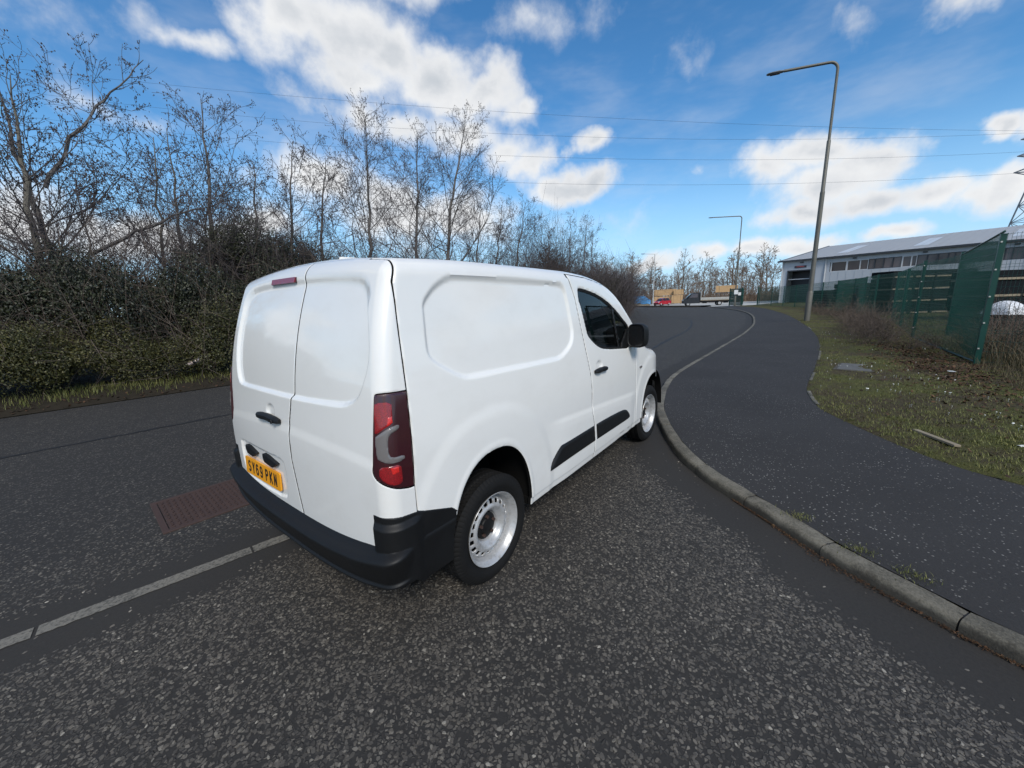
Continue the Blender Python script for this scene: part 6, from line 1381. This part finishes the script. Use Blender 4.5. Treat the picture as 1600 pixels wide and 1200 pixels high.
def build_grass():
    rng = np.random.default_rng(31)
    def blades(P, h, w, lean, mt, name, lab, seed):
        n = len(P); az = rng.uniform(0, 6.28, n); d = np.c_[np.cos(az), np.sin(az), np.zeros(n)]; s = np.c_[-np.sin(az), np.cos(az), np.zeros(n)]*w[:, None]*.5
        t = P+np.c_[d[:, :2]*(lean*h)[:, None], h]; mdl = P+np.c_[d[:, :2]*(lean*h*.35)[:, None], h*.6]
        V = np.stack([P-s, P+s, mdl+s*.7, mdl-s*.7, t], 1).reshape(-1, 3); k = (np.arange(n)*5)[:, None]
        F = (k+np.array([[0, 1, 2, 3]])).tolist()+(k+np.array([[3, 2, 4]])).tolist()
        me = bpy.data.meshes.new(name); me.from_pydata(V.tolist(), [], F); me.materials.append(mt); a = me.attributes.new('rnd', 'FLOAT', 'FACE'); r = np.random.default_rng(seed).random(n); a.data.foreach_set('value', np.r_[r, r].astype(np.float32))
        o = obj(name, me); o['kind'] = 'stuff'; o['label'] = lab; o['category'] = 'grass'; return o
    # right verge: positions between path edge and fence, denser near the camera
    def verge_points(n, xmin, xmax, w0, w1, z=True):
        i = rng.integers(0, len(pathC)-1, n*6); i = i[(pathC[i, 0] > xmin) & (pathC[i, 0] < xmax) & (pathC[i, 1] > -5)]; pr = 1/np.maximum(pathC[i, 0]-CAM[0], 3)**1.3; i = rng.choice(i, n, p=pr/pr.sum())
        w = w0+(w1-w0)*rng.random(n)**1.1; nB = -normals2(pathC); d = np.array([.25, -1.0])/math.hypot(.25, 1); e = np.exp(-w/6)[:, None]
        Q = pathC[i]+w[:, None]*(nB[i]*e+d*(1-e))+rng.normal(0, .03, (n, 2)); ww = dist_poly(Q, pathC[::3])
        zz = 0.115+np.minimum(ww, .10)*.25+.0072*np.minimum(ww, 8)+.022*vnoise(Q[:, 0], Q[:, 1], 3.1, 2)*np.minimum(ww*2, 1)+.012*vnoise(Q[:, 0], Q[:, 1], 11, 4)*np.minimum(ww*2, 1)
        return np.c_[Q, zz-.004], ww
    P, ww = verge_points(90000, 2.6, 26, .02, 5.5); m_ = vnoise(P[:, 0], P[:, 1], .9, 40)+.5*vnoise(P[:, 0], P[:, 1], 3, 41)
    brown = np.exp(-(((P[:, 0]-9.5)/3.2)**2+((P[:, 1]+4.3)/.75)**2))
    k = (rng.random(len(P)) < .55+.5*m_) & (rng.random(len(P)) > brown*.85); P = P[k]; n = len(P)
    dist = np.hypot(P[:, 0]-CAM[0], P[:, 1]-CAM[1])
    blades(P, rng.uniform(.012, .038, n)*(1+.3*(rng.random(n) < .1)), rng.uniform(.0025, .005, n)*(1+dist*.10), rng.uniform(.3, 1.4, n), M['blade'], 'grass', 'short mossy grass of the verge beside the footway', 1)
    P, ww = verge_points(9000, 5.5, 40, 2.4, 5.2); n = len(P)
    blades(P, rng.uniform(.06, .22, n), rng.uniform(.004, .007, n), rng.uniform(.3, 1.2, n), M['dry_blade'], 'dry_grass', 'dry straw grass along the foot of the mesh fence', 2)
    n = 12000; Q = np.c_[rng.uniform(7, 13.5, n), rng.uniform(-9.2, -5.2, n)]; ww = dist_poly(Q, pathC[::3]); P = np.c_[Q, .16+.0072*np.minimum(ww, 8)]
    blades(P, rng.uniform(.12, .55, n), rng.uniform(.005, .009, n), rng.uniform(.3, 1.1, n), M['dry_blade'], 'dry_grass', 'tall straw grass growing behind the leaning fence post', 3)
    # leaf litter on the bare patch
    n = 5000; Q = np.c_[rng.normal(9.8, 2.4, n), rng.normal(-4.3, .45, n)]; ww = dist_poly(Q, pathC[::3]); P = np.c_[Q, .135+.0072*np.minimum(ww, 8)+rng.uniform(.0, .03, n)]; N = rng.normal(0, .4, (n, 3))+np.array([0, 0, 1.]); N /= np.linalg.norm(N, axis=1, keepdims=True)
    V, F = leaves(P, N, rng.uniform(.03, .07, n), rng); me = bpy.data.meshes.new('leaf_litter'); me.from_pydata(V.tolist(), [], F.tolist()); me.materials.append(M['litter_leaf']); face_rand(me, 'rnd', 5, 2); o = obj('leaf_litter', me); o['kind'] = 'stuff'
    # left verge
    n = 70000; i = rng.integers(0, len(leftC)-1, n); i = i[leftC[i, 0] < 40]; n = len(i); w = rng.uniform(.16, 1.5, n); Q = leftC[i]+(leftC[i+1]-leftC[i])*rng.random((n, 1))+normals2(leftC)[i]*w[:, None]; P = np.c_[Q, .012+np.minimum(w, .5)*.14+.06*w+.0]; k = rng.random(n) < np.clip((w-.16)/.5, 0.0, 1)*(.6+.5*vnoise(Q[:, 0], Q[:, 1], 1.2, 50)); P = P[k]; n = len(P)
    blades(P, rng.uniform(.05, .16, n), rng.uniform(.005, .010, n), rng.uniform(.2, 1.0, n), M['blade'], 'grass', 'fringe of green grass below the roadside hedge', 6)
    n = 3500; i = rng.integers(0, len(leftC)-1, n); i = i[leftC[i, 0] < 34]; n = len(i); w = np.abs(rng.normal(.22, .2, n)); Q = leftC[i]+(leftC[i+1]-leftC[i])*rng.random((n, 1))+normals2(leftC)[i]*w[:, None]; P = np.c_[Q, .03+np.minimum(w, .5)*.14+.06*w]; N = rng.normal(0, .4, (n, 3))+np.array([0, 0, 1.]); N /= np.linalg.norm(N, axis=1, keepdims=True)
    V, F = leaves(P, N, rng.uniform(.03, .08, n), rng); me = bpy.data.meshes.new('leaf_litter'); me.from_pydata(V.tolist(), [], F.tolist()); me.materials.append(M['litter_leaf']); face_rand(me, 'rnd', 7, 2); o = obj('leaf_litter', me); o['kind'] = 'stuff'
    # debris against the kerb foot
    n = 4200; i = rng.integers(0, len(kerbC)-1, n*12); i = i[(kerbC[i, 1] < -1.9) & (kerbC[i, 1] > -3.9)][:n]; n = len(i); w = np.abs(rng.normal(0, .030, n))*np.clip(.35+.9*vnoise(kerbC[i][:, 0], kerbC[i][:, 1], 2.5, 71), .2, 1.6)+.003; Q = kerbC[i]+(kerbC[i+1]-kerbC[i])*rng.random((n, 1))+normals2(kerbC)[i]*w[:, None]; P = np.c_[Q, .004+rng.uniform(0, .012, n)]; N = rng.normal(0, .5, (n, 3))+np.array([0, 0, 1.]); N /= np.linalg.norm(N, axis=1, keepdims=True)
    V, F = leaves(P, N, rng.uniform(.006, .02, n), rng, .4); me = bpy.data.meshes.new('kerb_debris'); me.from_pydata(V.tolist(), [], F.tolist()); me.materials.append(M['litter_leaf']); face_rand(me, 'rnd', 8, 2); o = obj('kerb_debris', me); o['kind'] = 'stuff'
    # daisies
    P, ww = verge_points(420, 3.6, 17, .15, 3.2); cl = vnoise(P[:, 0], P[:, 1], 1.7, 60); P = P[(cl > .15) | (rng.random(len(P)) < .12)]; mb = MB()
    for p in P:
        r = rng.uniform(.006, .011); mb.tube([p, p+np.array([0, 0, .035])], .0015, 3, caps=False); c = p+np.array([0, 0, .037]); th = np.linspace(0, 2*math.pi, 8, endpoint=False)+rng.random(); tl = rng.normal(0, .3, 2)
        mb.add([c+np.array([math.cos(q)*r, math.sin(q)*r, (math.cos(q)*tl[0]+math.sin(q)*tl[1])*r]) for q in th]+[c+np.array([0, 0, .003])], [(j, (j+1) % 8, 8) for j in range(8)])
    o = mb.build('daisies', M['petal'], smooth=False); o['kind'] = 'stuff'
    # moss tufts at the kerb joints
    mb = [ ]
    for x, y in ((1.23,-2.83),(1.60,-2.32),(1.35,-2.62)):
        P = np.c_[rng.normal(x, .035, 160), rng.normal(y, .05, 160), np.full(160, .082)]; mb.append(P)
    P = np.concatenate(mb); n = len(P); blades(P, rng.uniform(.006, .022, n), rng.uniform(.002, .004, n), rng.uniform(.3, 1.5, n), M['blade'], 'moss', 'moss tufts growing behind the kerb stones', 9)
    # scrub along the fence
    st = [twig_mesh(520+k, .55, .5, .5, 130, M['stalk'], L=(.35, .95), r=.0042) for k in range(3)]; lf = [bush_mesh(530+k, .55, .5, .35, 420, .035, M['brown_leaf'], clumps=14)[0] for k in range(2)]
    rr = random.Random(4); spots = [(13.3,-3.75,1.0,'reddish bramble scrub between the footway and the fence'),(14.6,-3.9,1.1,None),(15.7,-3.8,1.15,None),(16.9,-4.0,1.15,None),(18.3,-3.9,1.2,None),(19.8,-4.1,1.1,None),(21.4,-4.2,1.1,None),(23.2,-4.2,1.1,None),(25.4,-3.7,1.1,None),(28,-3.3,1.1,None),(12.2,-4.6,.7,None),(11.0,-5.7,1.0,None),(12.2,-6.3,1.2,None),(10.0,-6.6,1.2,None),(13.5,-6.6,1.3,None),(9.0,-7.6,1.1,None),(15.0,-6.8,1.3,None),(17.5,-6.6,1.2,None),(31,-2.9,1.0,None),(35,-2.3,1.0,None)]
    for i, (x, y, s, l) in enumerate(spots):
        t = thing('bramble_scrub', 'leafless reddish brown bramble scrub growing by the mesh fence', 'scrub', (x, y, .13), rr.uniform(0, 6), 'bramble scrub along the fence'); t.scale = (s, s, s*rr.uniform(.8, 1.1)); obj('stems', st[i % 3], t); obj('foliage', lf[i % 2], t)
    # small litter
    for i, (x, y, z, s, lab) in enumerate(((8.4,-4.35,.17,.10,'pale scrap of litter on the bare patch near the fence'),(6.5,-.62,.004,.07,'pale leaf on the road just beyond the front wheel'),(7.2,-.75,.004,.09,'larger pale scrap on the road by the kerb beyond the van'),(3.95,-3.95,.16,.07,'white scrap in the grass to the right of the batten'))):
        th = np.linspace(0, 2*math.pi, 9, endpoint=False); q = [(math.cos(a)*s*rr.uniform(.6, 1), math.sin(a)*s*.5*rr.uniform(.6, 1), rr.uniform(0, .012)) for a in th]
        o = MB().add(q+[(0, 0, .018)], [(j, (j+1) % 9, 9) for j in range(9)]).build('litter_scrap', M['paper'], smooth=False); o.location = (x, y, z+.004); o.rotation_euler = (0, 0, rr.uniform(0, 3)); tag(o, lab, 'litter')
    # low dark verge closing the far end of the road
    mb = MB(); pts = np.array([(62.2,10.8),(64.0,14),(67.5,19.5),(71,24.5),(74.5,29)]); n2 = np.array([.93, -.36]); mb.grid(np.array([[(*(p+n2*w), z) for w, z in ((0, .0), (.02, .1), (.2, .14), (2.6, .2), (3.0, .0))] for p in pts])); o = structure(mb.build('verge', M['soil']))
build_grass()
